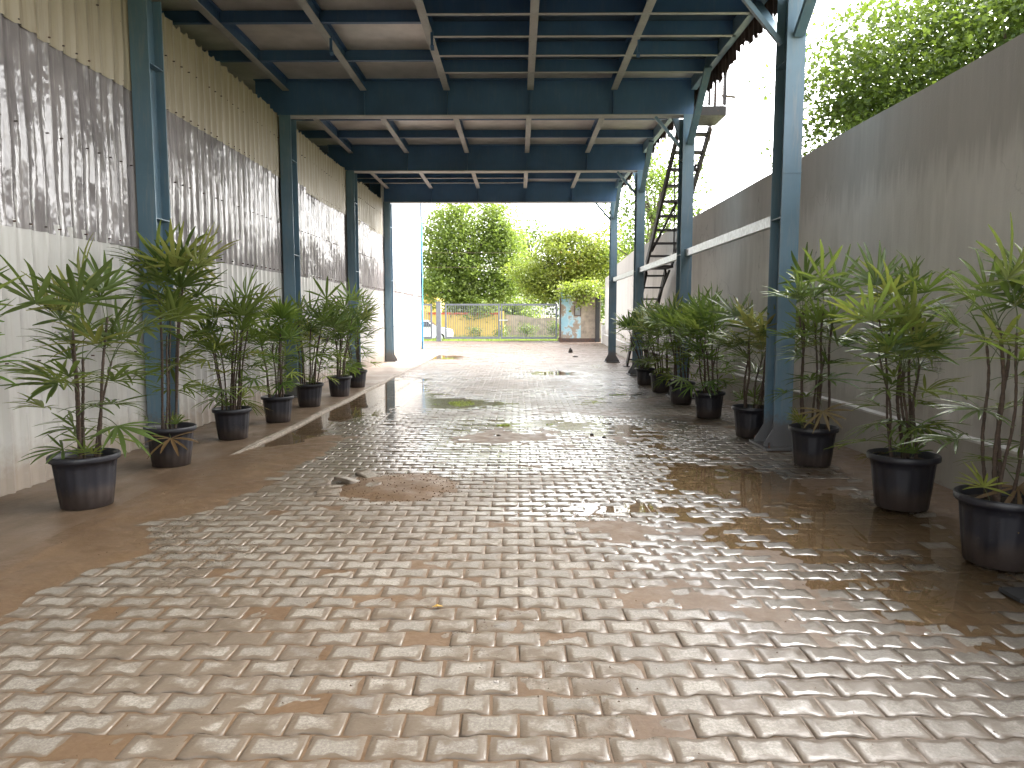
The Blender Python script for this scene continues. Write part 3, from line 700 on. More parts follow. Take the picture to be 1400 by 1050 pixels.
def palm(x, y, z, height, stems, nleaf, spread, label, group, seed, pot=1.0, leafscale=1.0, low=.5, lean=(0, 0), dry=0):
    rs = random.Random(seed); t = thing('potted_palm', label, 'potted palm', (x, y, z), 0, group)
    o = link('pot', POT, t); o.scale = (pot, pot, pot); o.rotation_euler = (0, 0, rs.uniform(0, 6))
    o2 = link('soil', SOILM, t); o2.scale = (pot, pot, pot)
    tint_ = (rs.uniform(.78, 1.06), rs.uniform(.88, 1.12), rs.uniform(.8, 1.3), 1); lean = (lean[0] + rs.uniform(-.07, .07), lean[1] + rs.uniform(-.08, .08))
    o.rotation_euler = (rs.uniform(-.012, .012), rs.uniform(-.012, .012), rs.uniform(0, 6)); tops = []
    zs = .34 * pot
    for k_ in range(stems):
        a = 2*math.pi*k_/stems + rs.uniform(-.5, .5); r0 = rs.uniform(.03, .13) * pot; lm = rs.uniform(.6, 1.0) if k_ else 1.0
        topz = zs + (height - .40 - zs) * lm
        ox, oy = math.cos(a), math.sin(a); sp = spread * rs.uniform(.2, .75)
        pts = []
        for q in range(8):
            u = q / 7; wob = .012 * math.sin(u * 7 + k_)
            pts.append((ox*(r0 + sp*u**1.3*.55) + wob + lean[0]*u, oy*(r0 + sp*u**1.3*.55) - wob + lean[1]*u, zs + (topz - zs)*u))
        rr = rs.uniform(.010, .0155)
        b = MB(); fine = []; rad = []
        for q in range(29):
            u = q / 28 * 7; i = min(6, int(u)); fr = u - i
            fine.append(tuple(pts[i][c]*(1-fr) + pts[i+1][c]*fr for c in range(3))); rad.append(rr * (1.12 if q % 2 else .9) * (1 - .3*q/28))
        b.tube(fine, rad, 7); link('cane', b.mesh('cane', M['cane'], smooth=True), t)
        tops.append(pts)
    leafscale *= rs.uniform(.9, 1.1); nleaf = int(nleaf * rs.uniform(1.3, 1.65))
    for k_ in range(nleaf):
        pts = tops[k_ % stems]; u = 1 - (rs.random() ** 1.7) * low if k_ >= stems else 1.0
        i = min(6, int(u*7)); fr = u*7 - i; p = [pts[i][c]*(1-fr) + pts[i+1][c]*fr for c in range(3)]
        isdry = k_ >= nleaf - dry
        o = link('leaf', rs.choice(DRY if isdry else FANS), t); o.location = p; o.color = tint_
        if isdry: o.location.z = zs + rs.uniform(.1, .5)
        sc = leafscale * rs.uniform(.8, 1.15) * (.8 + .2*u); o.scale = (sc, sc, sc)
        pitch = -(.55 * (u - .6) / .4) + rs.uniform(-.35, .35)
        if k_ < stems: pitch -= .35
        if isdry: pitch = .9
        o.rotation_euler = Euler((rs.uniform(-.35, .35), pitch, rs.uniform(0, 2*math.pi)), 'XYZ')
    for k_ in range(3):   # small side shoots at soil level
        a = rs.uniform(0, 6.28); o = link('shoot', rs.choice(FANS), t); o.location = (.12*math.cos(a)*pot, .12*math.sin(a)*pot, zs + .02); sc = rs.uniform(.3, .5)
        o.scale = (sc, sc, sc); o.rotation_euler = (0, -.7, a)
    return t
GL, GRt = 'potted palms along the shed wall', 'potted palms along the boundary wall'
left = [
 (-3.70, 4.25, 1.72, 5, 20, .45, 'potted palm mostly cut off by the left edge of the picture', 1.0, 1.0, .6, 0),
 (-3.36, 5.50, 1.86, 5, 27, .42, 'nearest whole palm on the left, with sparse drooping yellowish lower leaves', 1.02, 1.04, .9, 0),
 (-3.43, 7.02, 2.18, 6, 30, .30, 'tallest palm on the left, standing in front of the first blue column', .98, 1.0, .7, 1),
 (-3.42, 8.55, 1.78, 9, 40, .42, 'third whole left hand palm, broad and bushy with a reddish dry leaf', .92, .95, .75, 1),
 (-3.33, 9.92, 1.70, 7, 30, .34, 'fourth whole left hand palm, light green tuft before the second blue column', .90, .9, .7, 0),
 (-3.38, 11.6, 1.82, 8, 34, .42, 'fifth whole left hand palm, dark and wide in a broad pot', .94, .95, .75, 0),
 (-3.26, 13.1, 1.82, 8, 36, .40, 'second farthest palm on the left, dense, by the kerb puddle', .92, .95, .75, 0),
 (-3.30, 14.7, 1.85, 8, 32, .40, 'farthest palm on the left, close behind its neighbour', .88, .95, .75, 0)]
for i, (x, y, h, st, nl, sp, lab, pt, ls, lo, dr) in enumerate(left): palm(x, y, .022, h, st, nl, sp, lab, GL, 200 + i, pt, ls, lo, (0, 0), dr)
right = [
 (2.90, 4.28, 1.90, 6, 24, .26, 'nearest palm on the right, its big pot cut by the picture edge', 1.05, .96, .8, 1),
 (2.98, 5.55, 1.92, 8, 30, .28, 'second palm on the right, many canes and a wilted leaf over the rim', 1.05, .94, .75, 1),
 (2.93, 7.15, 1.95, 6, 26, .22, 'third palm on the right, slim, just in front of the near blue column', .96, .95, .75, 1),
 (2.84, 8.80, 1.72, 7, 28, .26, 'fourth palm on the right, half hidden behind the near blue column', .94, .95, .75, 0),
 (2.76, 10.45, 1.74, 8, 36, .36, 'fifth palm on the right, full and bright green before the dense cluster', .94, 1.0, .8, 0),
 (2.73, 12.1, 1.74, 9, 38, .42, 'sixth palm on the right, dark and dense in front of the second column', .92, .95, .8, 0),
 (2.74, 13.9, 1.72, 8, 32, .38, 'second farthest palm on the right, squeezed between its neighbours', .90, .95, .8, 0),
 (2.70, 15.4, 1.78, 8, 34, .46, 'farthest palm on the right, leaning out beside the third column', .90, .95, .8, 0)]
for i, (x, y, h, st, nl, sp, lab, pt, ls, lo, dr) in enumerate(right): palm(x, y, .012, h, st, nl, sp, lab, GRt, 300 + i, pt, ls, lo, (-.12 if i == 7 else 0, 0), dr)

# ------------------------------------------------------------------ steel stair by the boundary wall
sta = thing('stair', 'rusty dark steel stair with open treads climbing beside the boundary wall', 'stair', (3.3, 17, 0))
X0, X1 = 2.98, 3.62
def flight(ya, za, yb, zb, n, xa, xb):
    for x in (xa, xb): MB().bar((x, ya, za), (x, yb, zb), .05, .16).build('stringer', M['stair'], sta)
    for k_ in range(n):
        u = (k_ + .6) / n; y = ya + (yb - ya)*u; z = za + (zb - za)*u
        MB().box((xa + .026, y - .11, z - .018), (xb - .026, y + .11, z + .018)).build('tread', M['stair'], sta)
flight(20.9, .06, 17.95, 2.56, 9, 3.13, 3.60)
flight(17.35, 2.70, 14.1, 5.02, 9, X0 + .05, X1)
MB().box((2.90 + .12, 17.25, 2.60), (3.64, 18.1, 2.66)).build('landing', M['stair'], sta)
MB().bar((X1 - .02, 17.5, 2.55), (3.3, 18.9, 1.1), .04, .04).build('brace', M['stair'], sta)
MB().bar((X0 + .08, 16.9, 2.95), (X1 - .06, 14.9, 4.5), .04, .04).build('brace', M['stair'], sta)
MB().bar((X1 - .05, 16.9, 2.95), (X0 + .15, 14.9, 4.5), .03, .03).build('brace', M['stair'], sta)
for x in (3.13, 3.60): MB().box((x - .09, 20.85, .004), (x + .09, 21.1, .02)).build('foot_plate', M['stair'], sta)
MB().box((3.10, 13.35, 5.04), (3.70, 14.1, 5.20)).build('platform', M['stair'], sta)
for (x, y) in ((3.12, 13.38), (3.68, 13.38), (3.68, 14.06), (3.12, 14.06), (3.40, 13.38)): MB().box((x - .02, y - .02, 5.221), (x + .02, y + .02, 6.25)).build('guard_post', M['stair'], sta)
MB().box((3.10, 13.365, 6.251), (3.70, 13.395, 6.29)).build('guard_rail', M['stair'], sta); MB().box((3.665, 13.4, 6.251), (3.695, 14.08, 6.29)).build('guard_rail', M['stair'], sta)
b = MB()
for k_ in range(11): b.box((3.145 + k_*.05, 13.378, 5.23), (3.151 + k_*.05, 13.384, 6.25))
for k_ in range(20): b.box((3.14, 13.385, 5.25 + k_*.05), (3.66, 13.390, 5.256 + k_*.05))
for k_ in range(12): b.box((3.678, 13.43 + k_*.05, 5.23), (3.684, 13.436 + k_*.05, 6.25))
for k_ in range(20): b.box((3.685, 13.42, 5.25 + k_*.05), (3.690, 14.04, 5.256 + k_*.05))
tag(b.build('guard_mesh', M['rust'], sta), kind='stuff')
MB().bar((3.68, 13.6, 5.45), (3.93, 13.6, 5.42), .10, .012).build('bracket_plate', M['rust'], sta)
tag(MB().tube([(3.60, 14.0, 5.0), (3.75, 14.9, 3.63)], .008, 6).build('hanging_cable', M['rust']), 'thin dark cable hanging from the stair platform to the wall top', 'cable')

# ------------------------------------------------------------------ gate and what stands by it
GY = 40.6
def gate_leaf(xa, xb, label, n, latch=False):
    g = thing('gate', label, 'gate', ((xa + xb)/2, GY, 0), 0, 'leaves of the yard gate')
    for (p, q) in (((xa, GY-.03, 2.0), (xb, GY+.03, 2.10)), ((xa, GY-.03, .14), (xb, GY+.03, .26)), ((xa, GY-.028, .26), (xa+.10, GY+.028, 2.0)), ((xb-.10, GY-.028, .26), (xb, GY+.028, 2.0))):
        MB().box(p, q).build('frame', M['gatepaint'], g)
    bm = MB().box((-.012, -.012, .261), (.012, .012, 1.999)).mesh('bar', M['gatepaint'])
    for k_ in range(n):
        o = link('bar', bm, g); o.location = (xa + .1 + (xb - xa - .2)*(k_ + 1)/(n + 1) - (xa + xb)/2, 0, 0)
    if latch: MB().box((xb - .05, GY - .06, 1.15), (xb + .45, GY - .034, 1.22)).build('latch', M['galv'], g)
    return g
gate_leaf(-6.6, -4.83, 'short barred gate leaf beside the blue shed corner', 14)
gate_leaf(-4.12, -1.05, 'wide grey barred gate leaf right of the thick post, with a latch', 28, True)
gate_leaf(-1.0, 2.16, 'wide grey barred gate leaf beside the patched blue cabin', 28)
gp = thing('gate_post', 'thick grey steel gate post between the gate leaves', 'post', (-4.47, GY, 0))
MB().box((-4.60, GY - .13, 0), (-4.34, GY + .13, 2.18)).build('shaft', M['gatepaint'], gp); MB().box((-4.63, GY - .16, 2.181), (-4.31, GY + .16, 2.22)).build('cap', M['gatepaint'], gp)
MB().box((-.8, 40.4, .02), (2.2, 40.44, .05)).build('gate_track', M['rust']); tag(bpy.data.objects['gate_track'], 'dark steel gate track on the paving under the gate', 'track')
cb = thing('cabin', 'small cabin with peeling sky blue paint beside the gate', 'cabin', (3.4, 40.2, 0))
def cabinmat():
    m, t, b_ = nodes('peeling_blue_plaster'); n1 = noise(t, 1.4, 5, .65); n2 = noise(t, 12, 5, .6)
    c = ramp(t, n1, [(.44, (.30, .55, .66)), (.5, (.42, .62, .70)), (.54, (.36, .30, .24)), (.7, (.26, .20, .15))])
    c = mixc(t, math_(t, 'MULTIPLY', n2, .4), c, (.20, .15, .11)); t.links.new(c, b_.inputs['Base Color']); b_.inputs['Roughness'].default_value = .8; bump(t, b_, n2, .4, .01); return m
M['cabin'] = cabinmat(); M['cabin2'] = simple('dirty_brown_plaster', (.30, .25, .20), .85, 0, .35, 3, .3)
b = MB(); b.box((2.32, 40.0, .2), (3.05, 41.8, 2.9)); b.box((3.05, 40.0, .2), (3.42, 41.8, 1.42)); b.build('blue_wall', M['cabin'], cb)
b = MB(); b.box((3.42, 40.01, .2), (4.5, 41.8, 2.85)); b.box((3.05, 40.01, 1.97), (3.42, 41.8, 2.85)); b.build('brown_wall', M['cabin2'], cb)
wn_ = MB(); wn_.box((3.07, 40.05, 1.44), (3.40, 40.07, 1.95)); M['glassdull'] = simple('dusty_glass', (.30, .32, .33), .2, 0, .2, 4); wn_ = wn_.build('window', M['glassdull'], cb)
for p, q in (((3.05, 39.97, 1.42), (3.42, 40.0, 1.46)), ((3.05, 39.97, 1.93), (3.42, 40.0, 1.97)), ((3.05, 39.97, 1.46), (3.09, 40.0, 1.93)), ((3.38, 39.97, 1.46), (3.42, 40.0, 1.93))):
    MB().box(p, q).build('window_frame', M['rust'], wn_, off=(3.4, 40.2, 0))
MB().box((2.2, 39.85, 2.9), (4.65, 41.95, 3.0)).build('roof', M['cabin2'], cb); MB().box((2.25, 39.9, 0), (4.55, 41.85, .199)).build('base', M['rust'], cb)
MB().box((2.25, 39.94, .2), (2.318, 40.04, 2.88)).build('corner_angle', M['rust'], cb); MB().box((4.2, 39.6, 0), (4.42, 39.9, 2.6)).build('side_post', M['dark'], cb)

# compound wall and house across the road
yw = thing('compound_wall', 'yellow compound wall with a red coping across the road', 'wall', (-6, 55, -.35))
M['yellow'] = simple('yellow_wall_paint', (.62, .43, .12), .8, 0, .15, 1.2); M['redcop'] = simple('red_coping_paint', (.45, .10, .05), .7, 0, .2, 3)
MB().box((-26, 55, -.35), (-1.1, 55.25, 1.50)).build('wall', M['yellow'], yw); MB().box((-26, 54.95, 1.502), (-1.1, 55.3, 1.66)).build('coping', M['redcop'], yw)
for x in (-22, -17, -12, -7, -1.3): MB().box((x - .2, 54.9, -.35), (x + .2, 54.999, 1.75)).build('pier', M['yellow'], yw)
yw2 = thing('broken_wall', 'weathered low brown wall right of the yellow wall across the road', 'wall', (3, 55.5, -.35))
b = MB(); prev = None
rs = random.Random(5); tops = [1.5, 1.42, 1.2, 1.3, 1.0, 1.15, .9, .7]
V = []; 
for k_, z in enumerate(tops): V += [(-1.0 + k_*1.2, 55.4, -.35), (-1.0 + k_*1.2, 55.4, z), (-1.0 + k_*1.2, 55.7, z), (-1.0 + k_*1.2, 55.7, -.35)]
Fq = [(4*i + a, 4*(i+1) + a, 4*(i+1) + (a+1) % 4, 4*i + (a+1) % 4) for i in range(7) for a in range(3)]; b.add(V, [f[::-1] for f in Fq]); b.build('wall', M['cabin2'], yw2)
hs = thing('house', 'yellow flat roofed house showing above the gate by the shed corner', 'house', (-12, 78, -.35))
MB().box((-17, 76, -.35), (-8.6, 84, 3.6)).build('wall', M['yellow'], hs); MB().box((-17.3, 75.7, 3.602), (-8.3, 84.3, 3.8)).build('roof', M['ledge'], hs)
wv = MB().box((-12.5, 75.95, 1.2), (-11.2, 75.998, 2.4)).build('window', M['glassdull'], hs)
MB().box((-12.6, 75.9, 1.1), (-11.1, 75.949, 1.19)).build('sill', M['ledge'], wv, off=(-12, 78, -.35))
# white car
car = thing('parked_car', 'white hatchback car parked beyond the gate by the post', 'car', (-6.6, 50, -.35))
M['carwhite'] = simple('white_car_paint', (.75, .76, .78), .25, 0, .04, 2, spec=.6); M['tyre'] = simple('tyre_rubber', (.02, .02, .02), .8); M['carglass'] = simple('car_glass', (.04, .05, .06), .1, 0, .2, 2); M['lamp'] = simple('car_lamp', (.6, .6, .6), .15)
prof = [(-2.0, .25), (-2.02, .75), (-1.85, .98), (-1.55, 1.36), (-1.2, 1.46), (.35, 1.46), (1.05, 1.0), (1.85, .86), (2.02, .6), (2.0, .25)]
def extr(prof, y0, y1, inset=0, z_in=1.0):
    V = []
    for (x, z) in prof:
        i = .14 if z > 1.1 else (.02 if z > .8 else 0); V.append((x, y0 + i, z))
    for (x, z) in prof:
        i = .14 if z > 1.1 else (.02 if z > .8 else 0); V.append((x, y1 - i, z))
    n = len(prof); Fq = [tuple(range(n)), tuple(range(2*n-1, n-1, -1))] + [(i, (i+1) % n + 0, (i+1) % n + n, i + n)[::-1] for i in range(n)]
    return V, Fq
V, Fq = extr(prof, -.84, .84)
body = MB().add(V, Fq).mesh('body', M['carwhite']); bo = link('body', body, car)
for (xs_, nm) in (((-1.45, -.55), 'side_window'), ((-.48, .45), 'side_window')):
    for s_ in (-1, 1):
        a, c = xs_; y_ = s_ * .80; V = [(a + .02, y_*1.02, 1.02), (c + (.30 if c > .4 else 0), y_*1.02, 1.02), (c, y_*.895, 1.38), (a + .12, y_*.895, 1.38)]
        V2 = [(x, yy + s_*.012, z) for x, yy, z in V]; MB().add(V + V2, [(0, 1, 2, 3), (7, 6, 5, 4), (0, 4, 5, 1), (1, 5, 6, 2), (2, 6, 7, 3), (3, 7, 4, 0)]).build(nm, M['carglass'], car, off=(0, 0, 0))
MB().add([(1.03, -.66, 1.03), (1.03, .66, 1.03), (.40, .60, 1.44), (.40, -.60, 1.44), (1.06, -.66, 1.05), (1.06, .66, 1.05), (.43, .60, 1.46), (.43, -.60, 1.46)], [(0, 3, 2, 1), (4, 5, 6, 7), (0, 1, 5, 4), (1, 2, 6, 5), (2, 3, 7, 6), (3, 0, 4, 7)]).build('windscreen', M['carglass'], car, off=(0, 0, 0))
for s_ in (-1, 1):
    MB().box((1.72, s_*.62 - .18, .66), (2.0, s_*.62 + .18, .82)).build('headlight', M['lamp'], car, off=(0, 0, 0))
    for x in (-1.25, 1.28):
        wob = MB(); wob.tube([(x, s_*.70, .30), (x, s_*.865, .30)], .30, 20); wo = wob.build('wheel', M['tyre'], car, off=(0, 0, 0))
        MB().tube([(x, s_*.80, .30), (x, s_*.872, .30)], .19, 14).build('rim', M['galv'], wo, off=(0, 0, 0))

# overhead wires
for k_, z in enumerate((5.35, 4.45)):
    tag(MB().tube([(-30 + q*6, 46, z + .004*(q*6 - 30)**2*.05) for q in range(11)], .009, 5).build('overhead_wire', M['rust']), ('upper' if k_ == 0 else 'lower') + ' of two overhead wires crossing before the trees', 'wire')

# ------------------------------------------------------------------ trees
def crown_mesh(name, clumps, per, leaf, mat, seed, flat=.75, shell=.55, droop=0):
    r = np.random.default_rng(seed); C = []; 
    for (cx, cy, cz, rx, ry, rz) in clumps:
        n = per if per else 100
        n = int(per * rx * ry)
        # twig clusters: pick cluster centres on/in the clump then leaves about them
        nc = max(4, n // 14); d = r.normal(size=(nc, 3)); d /= np.linalg.norm(d, axis=1)[:, None]; rad = (shell + (1 - shell) * r.random(nc)) ** .7 * (1 + .18 * r.normal(size=nc))
        cc = d * rad[:, None] * np.array([rx, ry, rz]) + np.array([cx, cy, cz])
        idx = r.integers(0, nc, n); off = r.normal(size=(n, 3)) * leaf * np.array([1.7, 1.7, 1.1]); p = cc[idx] + off
        p[:, 2] -= droop * np.abs(off[:, 0]) ; C.append(p)
    p = np.concatenate(C); n = len(p)
    a = r.normal(size=(n, 3)); a[:, 2] *= .6; a[:, 2] -= .25; a /= np.linalg.norm(a, axis=1)[:, None]
    nn = r.normal(size=(n, 3)) * .7; nn[:, 2] += 1.0; b = np.cross(nn, a); b /= np.linalg.norm(b, axis=1)[:, None] + 1e-6; up = np.cross(a, b)
    s = leaf * r.uniform(.6, 1.3, n)[:, None]; w_ = s * r.uniform(.24, .4, n)[:, None]
    v = np.stack([p - a*s*.5, p + b*w_ + up*w_*.3, p + a*s*.55 - up*s*.08, p - b*w_ + up*w_*.3], 1).reshape(-1, 3)
    f = np.arange(n * 4).reshape(n, 4)
    me = npmesh(name, v, f, mat); at = me.attributes.new('rnd', 'FLOAT', 'POINT')
    br = vnoise(p[:, 0]*.9, p[:, 2]*.9 + p[:, 1], seed) * .6 + r.random(n) * .5
    at.data.foreach_set('value', np.repeat(np.clip(br, 0, 1), 4).astype(np.float32)); return me
def blobs(cx, cy, cz, rx, ry, rz, n, seed, size=(.30, .48)):
    r = random.Random(seed); o = []
    for k_ in range(n):
        while True:
            d = Vector((r.uniform(-1, 1), r.uniform(-1, 1), r.uniform(-1, 1)))
            if d.length < 1: break
        q = r.uniform(*size); o.append((cx + d.x*rx*.8, cy + d.y*ry*.8, cz + d.z*rz*.8, rx*q, ry*q, rz*q*.8))
    return o
def tree(label, x, y, z, h, clumps, per, leaf, mat, seed, trunk=.2, group=None, name='tree', droop=0):
    t = thing(name, label, 'tree', (x, y, z), 0, group); rs = random.Random(seed); b = MB()
    cz = sum(c[2] for c in clumps) / len(clumps)
    pts = [(x, y, z), (x + rs.uniform(-.1, .1), y, z + h*.15), (x + rs.uniform(-.25, .25), y + rs.uniform(-.2, .2), z + h*.35), (x + rs.uniform(-.3, .3), y, z + h*.6)]
    b.tube(pts, [trunk, trunk*.8, trunk*.65, trunk*.4], 9)
    for c in clumps[::max(1, len(clumps)//16)]:
        st = Vector(pts[2 if c[2] < cz else 3]); en = Vector(c[:3]); md = (st + en)/2 + Vector((rs.uniform(-.2, .2), rs.uniform(-.2, .2), rs.uniform(0, .3)))
        b.tube([st, md, en], [trunk*.38, trunk*.24, trunk*.08], 6)
    b.build('trunk', M['bark'], t, True)
    me = crown_mesh('crown', clumps, per, leaf, mat, seed, droop=droop)
    o = link('crown', me, t); o.location = (-x, -y, -z); return t
tree('big light green tree beyond the gate on the left', -3.6, 57, -.35, 10.5, blobs(-3.8, 57, 6.4, 5.2, 3.2, 5.6, 70, 1, (.13, .30)) + blobs(-1.0, 57.5, 7.2, 2.6, 2, 3.6, 16, 14, (.18, .36)) + blobs(-6.2, 56, 4.0, 2.2, 2, 3.2, 8, 12) + blobs(-3.0, 55.8, 2.6, 2.6, 1.6, 1.7, 10, 13), 520, .24, M['leaf_light'], 1, .3)
tree('yellowish green tree hanging over the gate and the cabin', 3.2, 43.8, -.2, 7.2, blobs(3.0, 43.5, 4.5, 3.9, 2.0, 2.2, 56, 2, (.13, .30)) + blobs(4.4, 43.6, 5.6, 1.8, 1.4, 1.5, 10, 25, (.2, .4)) + blobs(1.3, 43, 3.2, 1.8, 1.2, 1.0, 12, 22) + blobs(3.3, 39.5, 2.85, 1.2, .7, .75, 12, 23) + blobs(3.3, 39.5, 2.0, .35, .4, .5, 4, 24), 850, .17, M['leaf_yel'], 2, .22)
tree('dusky sparse tree behind the two bright ones', 1.0, 74, -.35, 11, blobs(.2, 74, 7.6, 3.6, 3, 5.0, 30, 3, (.16, .32)), 230, .28, M['leaf_mid'], 3, .3)
tree('dark tree filling the gap behind the gate', -.6, 64, -.35, 6, blobs(-.4, 64, 2.6, 3.6, 2.5, 3.2, 26, 4, (.2, .36)), 260, .26, M['leaf_light'], 4, .3)
tree('tall loose tree rising behind the boundary wall by the stair', 6.3, 36, -.12, 10, blobs(6.6, 36, 6.4, 2.8, 2.4, 4.2, 36, 5, (.16, .32)), 420, .17, M['leaf_mid'], 5, .24)
tree('dark broad tree beyond the far end of the boundary wall', 7.5, 48, -.3, 9, blobs(7.2, 48, 4.8, 3.2, 3, 4.2, 20, 6), 140, .24, M['leaf_darkg'], 6, .3)
tree('big leafy tree rising over the boundary wall at upper right', 8.2, 12.2, -.12, 7, blobs(7.8, 12.2, 5.1, 3.3, 2.6, 1.9, 34, 7, (.26, .44)) + blobs(7.0, 11.8, 4.0, 2.6, 1.8, 1.0, 14, 79) + blobs(4.75, 11.6, 4.2, .55, .8, .75, 5, 77, (.3, .5)) + blobs(9.5, 11.5, 6.2, 2.8, 2.3, 1.7, 16, 78), 1700, .085, M['leaf_mid'], 7, .2)
tree('dark hedge like tree far behind the house', -14, 95, -.35, 9, blobs(-12, 95, 4.5, 9, 3, 5, 26, 8), 60, .4, M['leaf_darkg'], 8, .3)
tree('far green tree in the gap over the broken wall', 9, 90, -.35, 9, blobs(8, 90, 4.0, 9, 3, 4.5, 26, 9), 60, .4, M['leaf_mid'], 9, .3)
# weedy bushes on the verge
rs = random.Random(15)
for k_, (x, y, s, lab) in enumerate(((-3.0, 52.6, .8, 'low bush on the verge in front of the yellow wall, leftmost'), (-1.4, 52.2, .9, 'middle bush on the verge behind the gate latch'), (.6, 51.5, 1.0, 'bush on the verge before the broken brown wall'), (2.4, 50.0, 1.2, 'tallest verge bush, beside the cabin'))):
    t = thing('bush', lab, 'bush', (x, y, -.35), 0, 'bushes on the verge'); b = MB()
    for q in range(6): b.tube([(x, y, -.35), (x + rs.uniform(-.3, .3)*s, y + rs.uniform(-.2, .2), .1), (x + rs.uniform(-.6, .6)*s, y + rs.uniform(-.3, .3), .6*s)], [.02, .015, .006], 5)
    b.build('stem', M['bark'], t)
    o = link('foliage', crown_mesh('foliage', blobs(x, y, .35*s, .75*s, .5, .6*s, 7, 40 + k_, (.4, .6)), 900, .11, M['leaf_mid'], 60 + k_), t); o.location = (-x, -y, .35)
# verge grass
r = np.random.default_rng(8); n = 14000; gx = r.uniform(-14, 10, n); gy = 43 + r.random(n)**1.3 * 12; gh = r.uniform(.12, .45, n); an = r.uniform(0, 6.28, n); wd = .03
v = np.stack([np.stack([gx - np.cos(an)*wd, gy - np.sin(an)*wd, np.full(n, -.36)], 1), np.stack([gx + np.cos(an)*wd, gy + np.sin(an)*wd, np.full(n, -.36)], 1), np.stack([gx + r.normal(0, .1, n), gy + r.normal(0, .1, n), -.36 + gh], 1)], 1).reshape(-1, 3)
me = npmesh('grass', v, np.arange(n*3).reshape(n, 3), M['leaf_light']); at = me.attributes.new('rnd', 'FLOAT', 'POINT'); at.data.foreach_set('value', np.repeat(r.random(n), 3).astype(np.float32))
tag(link('verge_grass', me), 'rough grass on the verge beyond the gate', 'grass', kind='stuff')

# ------------------------------------------------------------------ small things on the paving
def lump(name, x, y, z, s, mat, seed, label, cat, group=None, flat=.6):
    rs = random.Random(seed); b = MB(); n = 9; V = []
    for i, (rr, zz) in enumerate(((.6, -.4), (1, 0), (.8, .55), (.35, .85))):
        for k_ in range(n):
            q = rs.uniform(.75, 1.2); V.append((x + s*rr*q*math.cos(6.283*k_/n), y + s*rr*q*math.sin(6.283*k_/n)*.8, z + s*flat*zz*rs.uniform(.8, 1.2)))
    Fq = [(i*n+k_, i*n+(k_+1) % n, (i+1)*n+(k_+1) % n, (i+1)*n+k_) for i in range(3) for k_ in range(n)] + [tuple(27 + k_ for k_ in range(n)), tuple(range(n))[::-1]]
    o = b.add(V, Fq).build(name, mat); return tag(o, label, cat, group)
M['stone'] = simple('pale_stone', (.36, .33, .3), .8, 0, .2, 30, .3); M['darkbit'] = simple('dark_debris', (.03, .025, .02), .8)
lump('stone', .36, 4.86, .008, .035, M['stone'], 1, 'small pale stone lying on the pavers in mid foreground', 'stone')
lump('stone', -.09, 2.83, .004, .012, M['stone'], 2, 'tiny white pebble on the front pavers', 'stone')
lump('clod', 2.05, 28.6, .0, .09, M['darkbit'], 3, 'dark clod on the reddish paving before the cabin, standing upright', 'clod', None, 2.2)
lump('clod', 2.0, 25.6, .0, .10, M['darkbit'], 4, 'flat dark clod on the paving near the far right column', 'clod')
lump('clod', .92, 9.0, .0, .03, M['darkbit'], 5, 'dark crumb at the right of the glaring wet pavers', 'clod')
lump('clod', 1.05, 8.8, .0, .025, M['darkbit'], 6, 'smaller dark crumb beside another at the wet pavers', 'clod')
lump('clod', -.25, 8.9, .0, .03, M['darkbit'], 7, 'single dark crumb in the middle of the wet pavers', 'clod')
M['yleaf'] = simple('fallen_leaf', (.45, .27, .04), .6); M['moss'] = leafmat('moss_green', [(0, (.20, .27, .05)), (1, (.36, .40, .09))], .8, .5, 'rnd')
b = MB(); b.add([(-.445, 3.585, .006), (-.42, 3.60, .016), (-.385, 3.595, .007), (-.41, 3.565, .02)], [(0, 3, 1), (3, 2, 1)]); b.add([(-.445, 3.585, .004), (-.42, 3.60, .014), (-.385, 3.595, .005), (-.41, 3.565, .018)], [(0, 1, 3), (3, 1, 2)])
tag(b.build('fallen_leaf', M['yleaf']), 'yellow fallen leaf on the front pavers', 'leaf')
# moss tufts in the puddles
r = np.random.default_rng(21); pts_ = []
for (cx, cy, rx, ry, n) in ((-1.05, 12.25, .42, .42, 900), (-.2, 9.75, .10, .07, 160), (.45, 9.85, .14, .08, 200), (-2.45, 25.0, .5, .5, 500), (1.9, 13.5, .2, .12, 150), (1.2, 18.5, .25, .2, 160)):
    a = r.uniform(0, 6.28, n); q = r.random(n)**.6; x = cx + rx*q*np.cos(a); y = cy + ry*q*np.sin(a); kp = fbm(x*3.2, y*3.2, 61) + fbm(x*9, y*9, 62)*.6 > q*.35 - .12; pts_.append(np.stack([x[kp], y[kp]], 1))
pp = np.concatenate(pts_); n = len(pp); an = r.uniform(0, 6.28, n); z0 = G(pp[:, 0], pp[:, 1]) - .002; wd = .012
v = np.stack([np.stack([pp[:, 0] - np.cos(an)*wd, pp[:, 1] - np.sin(an)*wd, z0], 1), np.stack([pp[:, 0] + np.cos(an)*wd, pp[:, 1] + np.sin(an)*wd, z0], 1), np.stack([pp[:, 0] + r.normal(0, .012, n), pp[:, 1] + r.normal(0, .012, n), z0 + r.uniform(.01, .028, n)], 1)], 1).reshape(-1, 3)
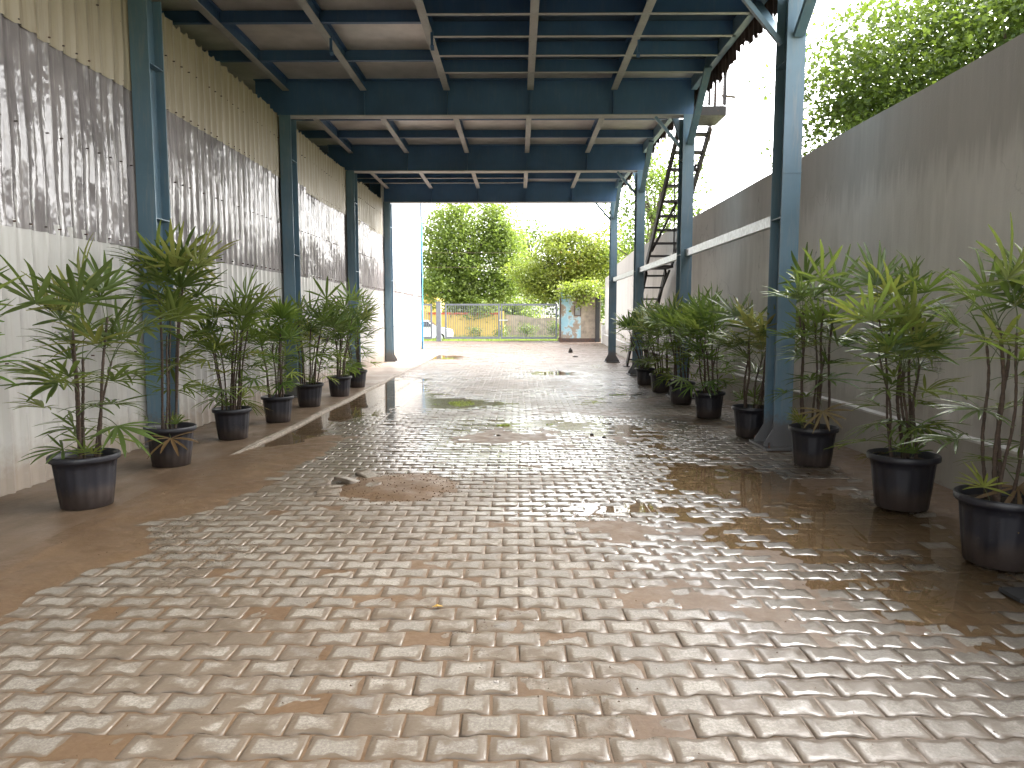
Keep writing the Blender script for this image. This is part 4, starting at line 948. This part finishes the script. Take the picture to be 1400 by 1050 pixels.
me = npmesh('moss', v, np.arange(n*3).reshape(n, 3), M['moss']); at = me.attributes.new('rnd', 'FLOAT', 'POINT'); at.data.foreach_set('value', np.repeat(r.random(n), 3).astype(np.float32))
tag(link('moss', me), 'bright green moss tufts growing in the wet paving joints', 'moss', kind='stuff')
# loosened pavers beside the soil patch
for k_, (x, y, z, rx, ry, rz, lab) in enumerate(((-1.78, 6.28, .020, .10, -.16, .5, 'loose paver tilted on the soil, leftmost of the dug up ones'), (-1.52, 6.36, .036, -.18, .10, -.5, 'loose paver lying highest on the heap'), (-1.60, 5.98, .016, .16, .05, .15, 'loose paver at the front edge of the soil patch'), (-1.40, 6.62, .022, .14, .2, -.75, 'loose paver at the back of the soil patch'), (-1.30, 6.12, .026, -.1, -.2, 1.0, 'loose paver sunk end on in the soil'))):
    o = link('loose_paver', pm[k_ % 4]); o.location = (x, y, z); o.rotation_euler = (rx, ry, rz); tag(o, lab, 'paver', 'dug up pavers')
# crumbs of soil
r = np.random.default_rng(30); b = MB()
def crumb(x, y, z, s):
    q = [(x + s*r.normal()*.3 + dx*s, y + s*r.normal()*.3 + dy*s, z + dz_*s) for dx, dy, dz_ in ((-1, -.6, 0), (1, -.6, 0), (0, 1, 0), (0, 0, 1))]; b.add(q, [(0, 1, 3), (1, 2, 3), (2, 0, 3)])
for k_ in range(380):
    a = r.uniform(0, 6.28); q = r.random()**.5 * 1.2; x = SOIL[0] + SOIL[2]*q*math.cos(a); y = SOIL[1] + SOIL[3]*q*math.sin(a); crumb(x, y, float(max(G(x, y), G(x, y) - .0042 + MUD(x, y))), r.uniform(.003, .009))
for k_ in range(1400):
    x = r.uniform(-3, 3.5); y = 2 + r.random()**1.5 * 10; crumb(x, y, float(max(G(x, y), G(x, y) - .0042 + MUD(x, y))) - .001, r.uniform(.002, .006))
tag(b.build('soil_crumbs', M['mud']), 'crumbs of soil scattered over the paving', 'soil', kind='stuff')
tag(MB().box((2.62, 3.68, .0), (2.95, 3.85, .02)).build('steel_offcut', M['dark']), 'flat black steel offcut at the right edge of the paving', 'offcut')
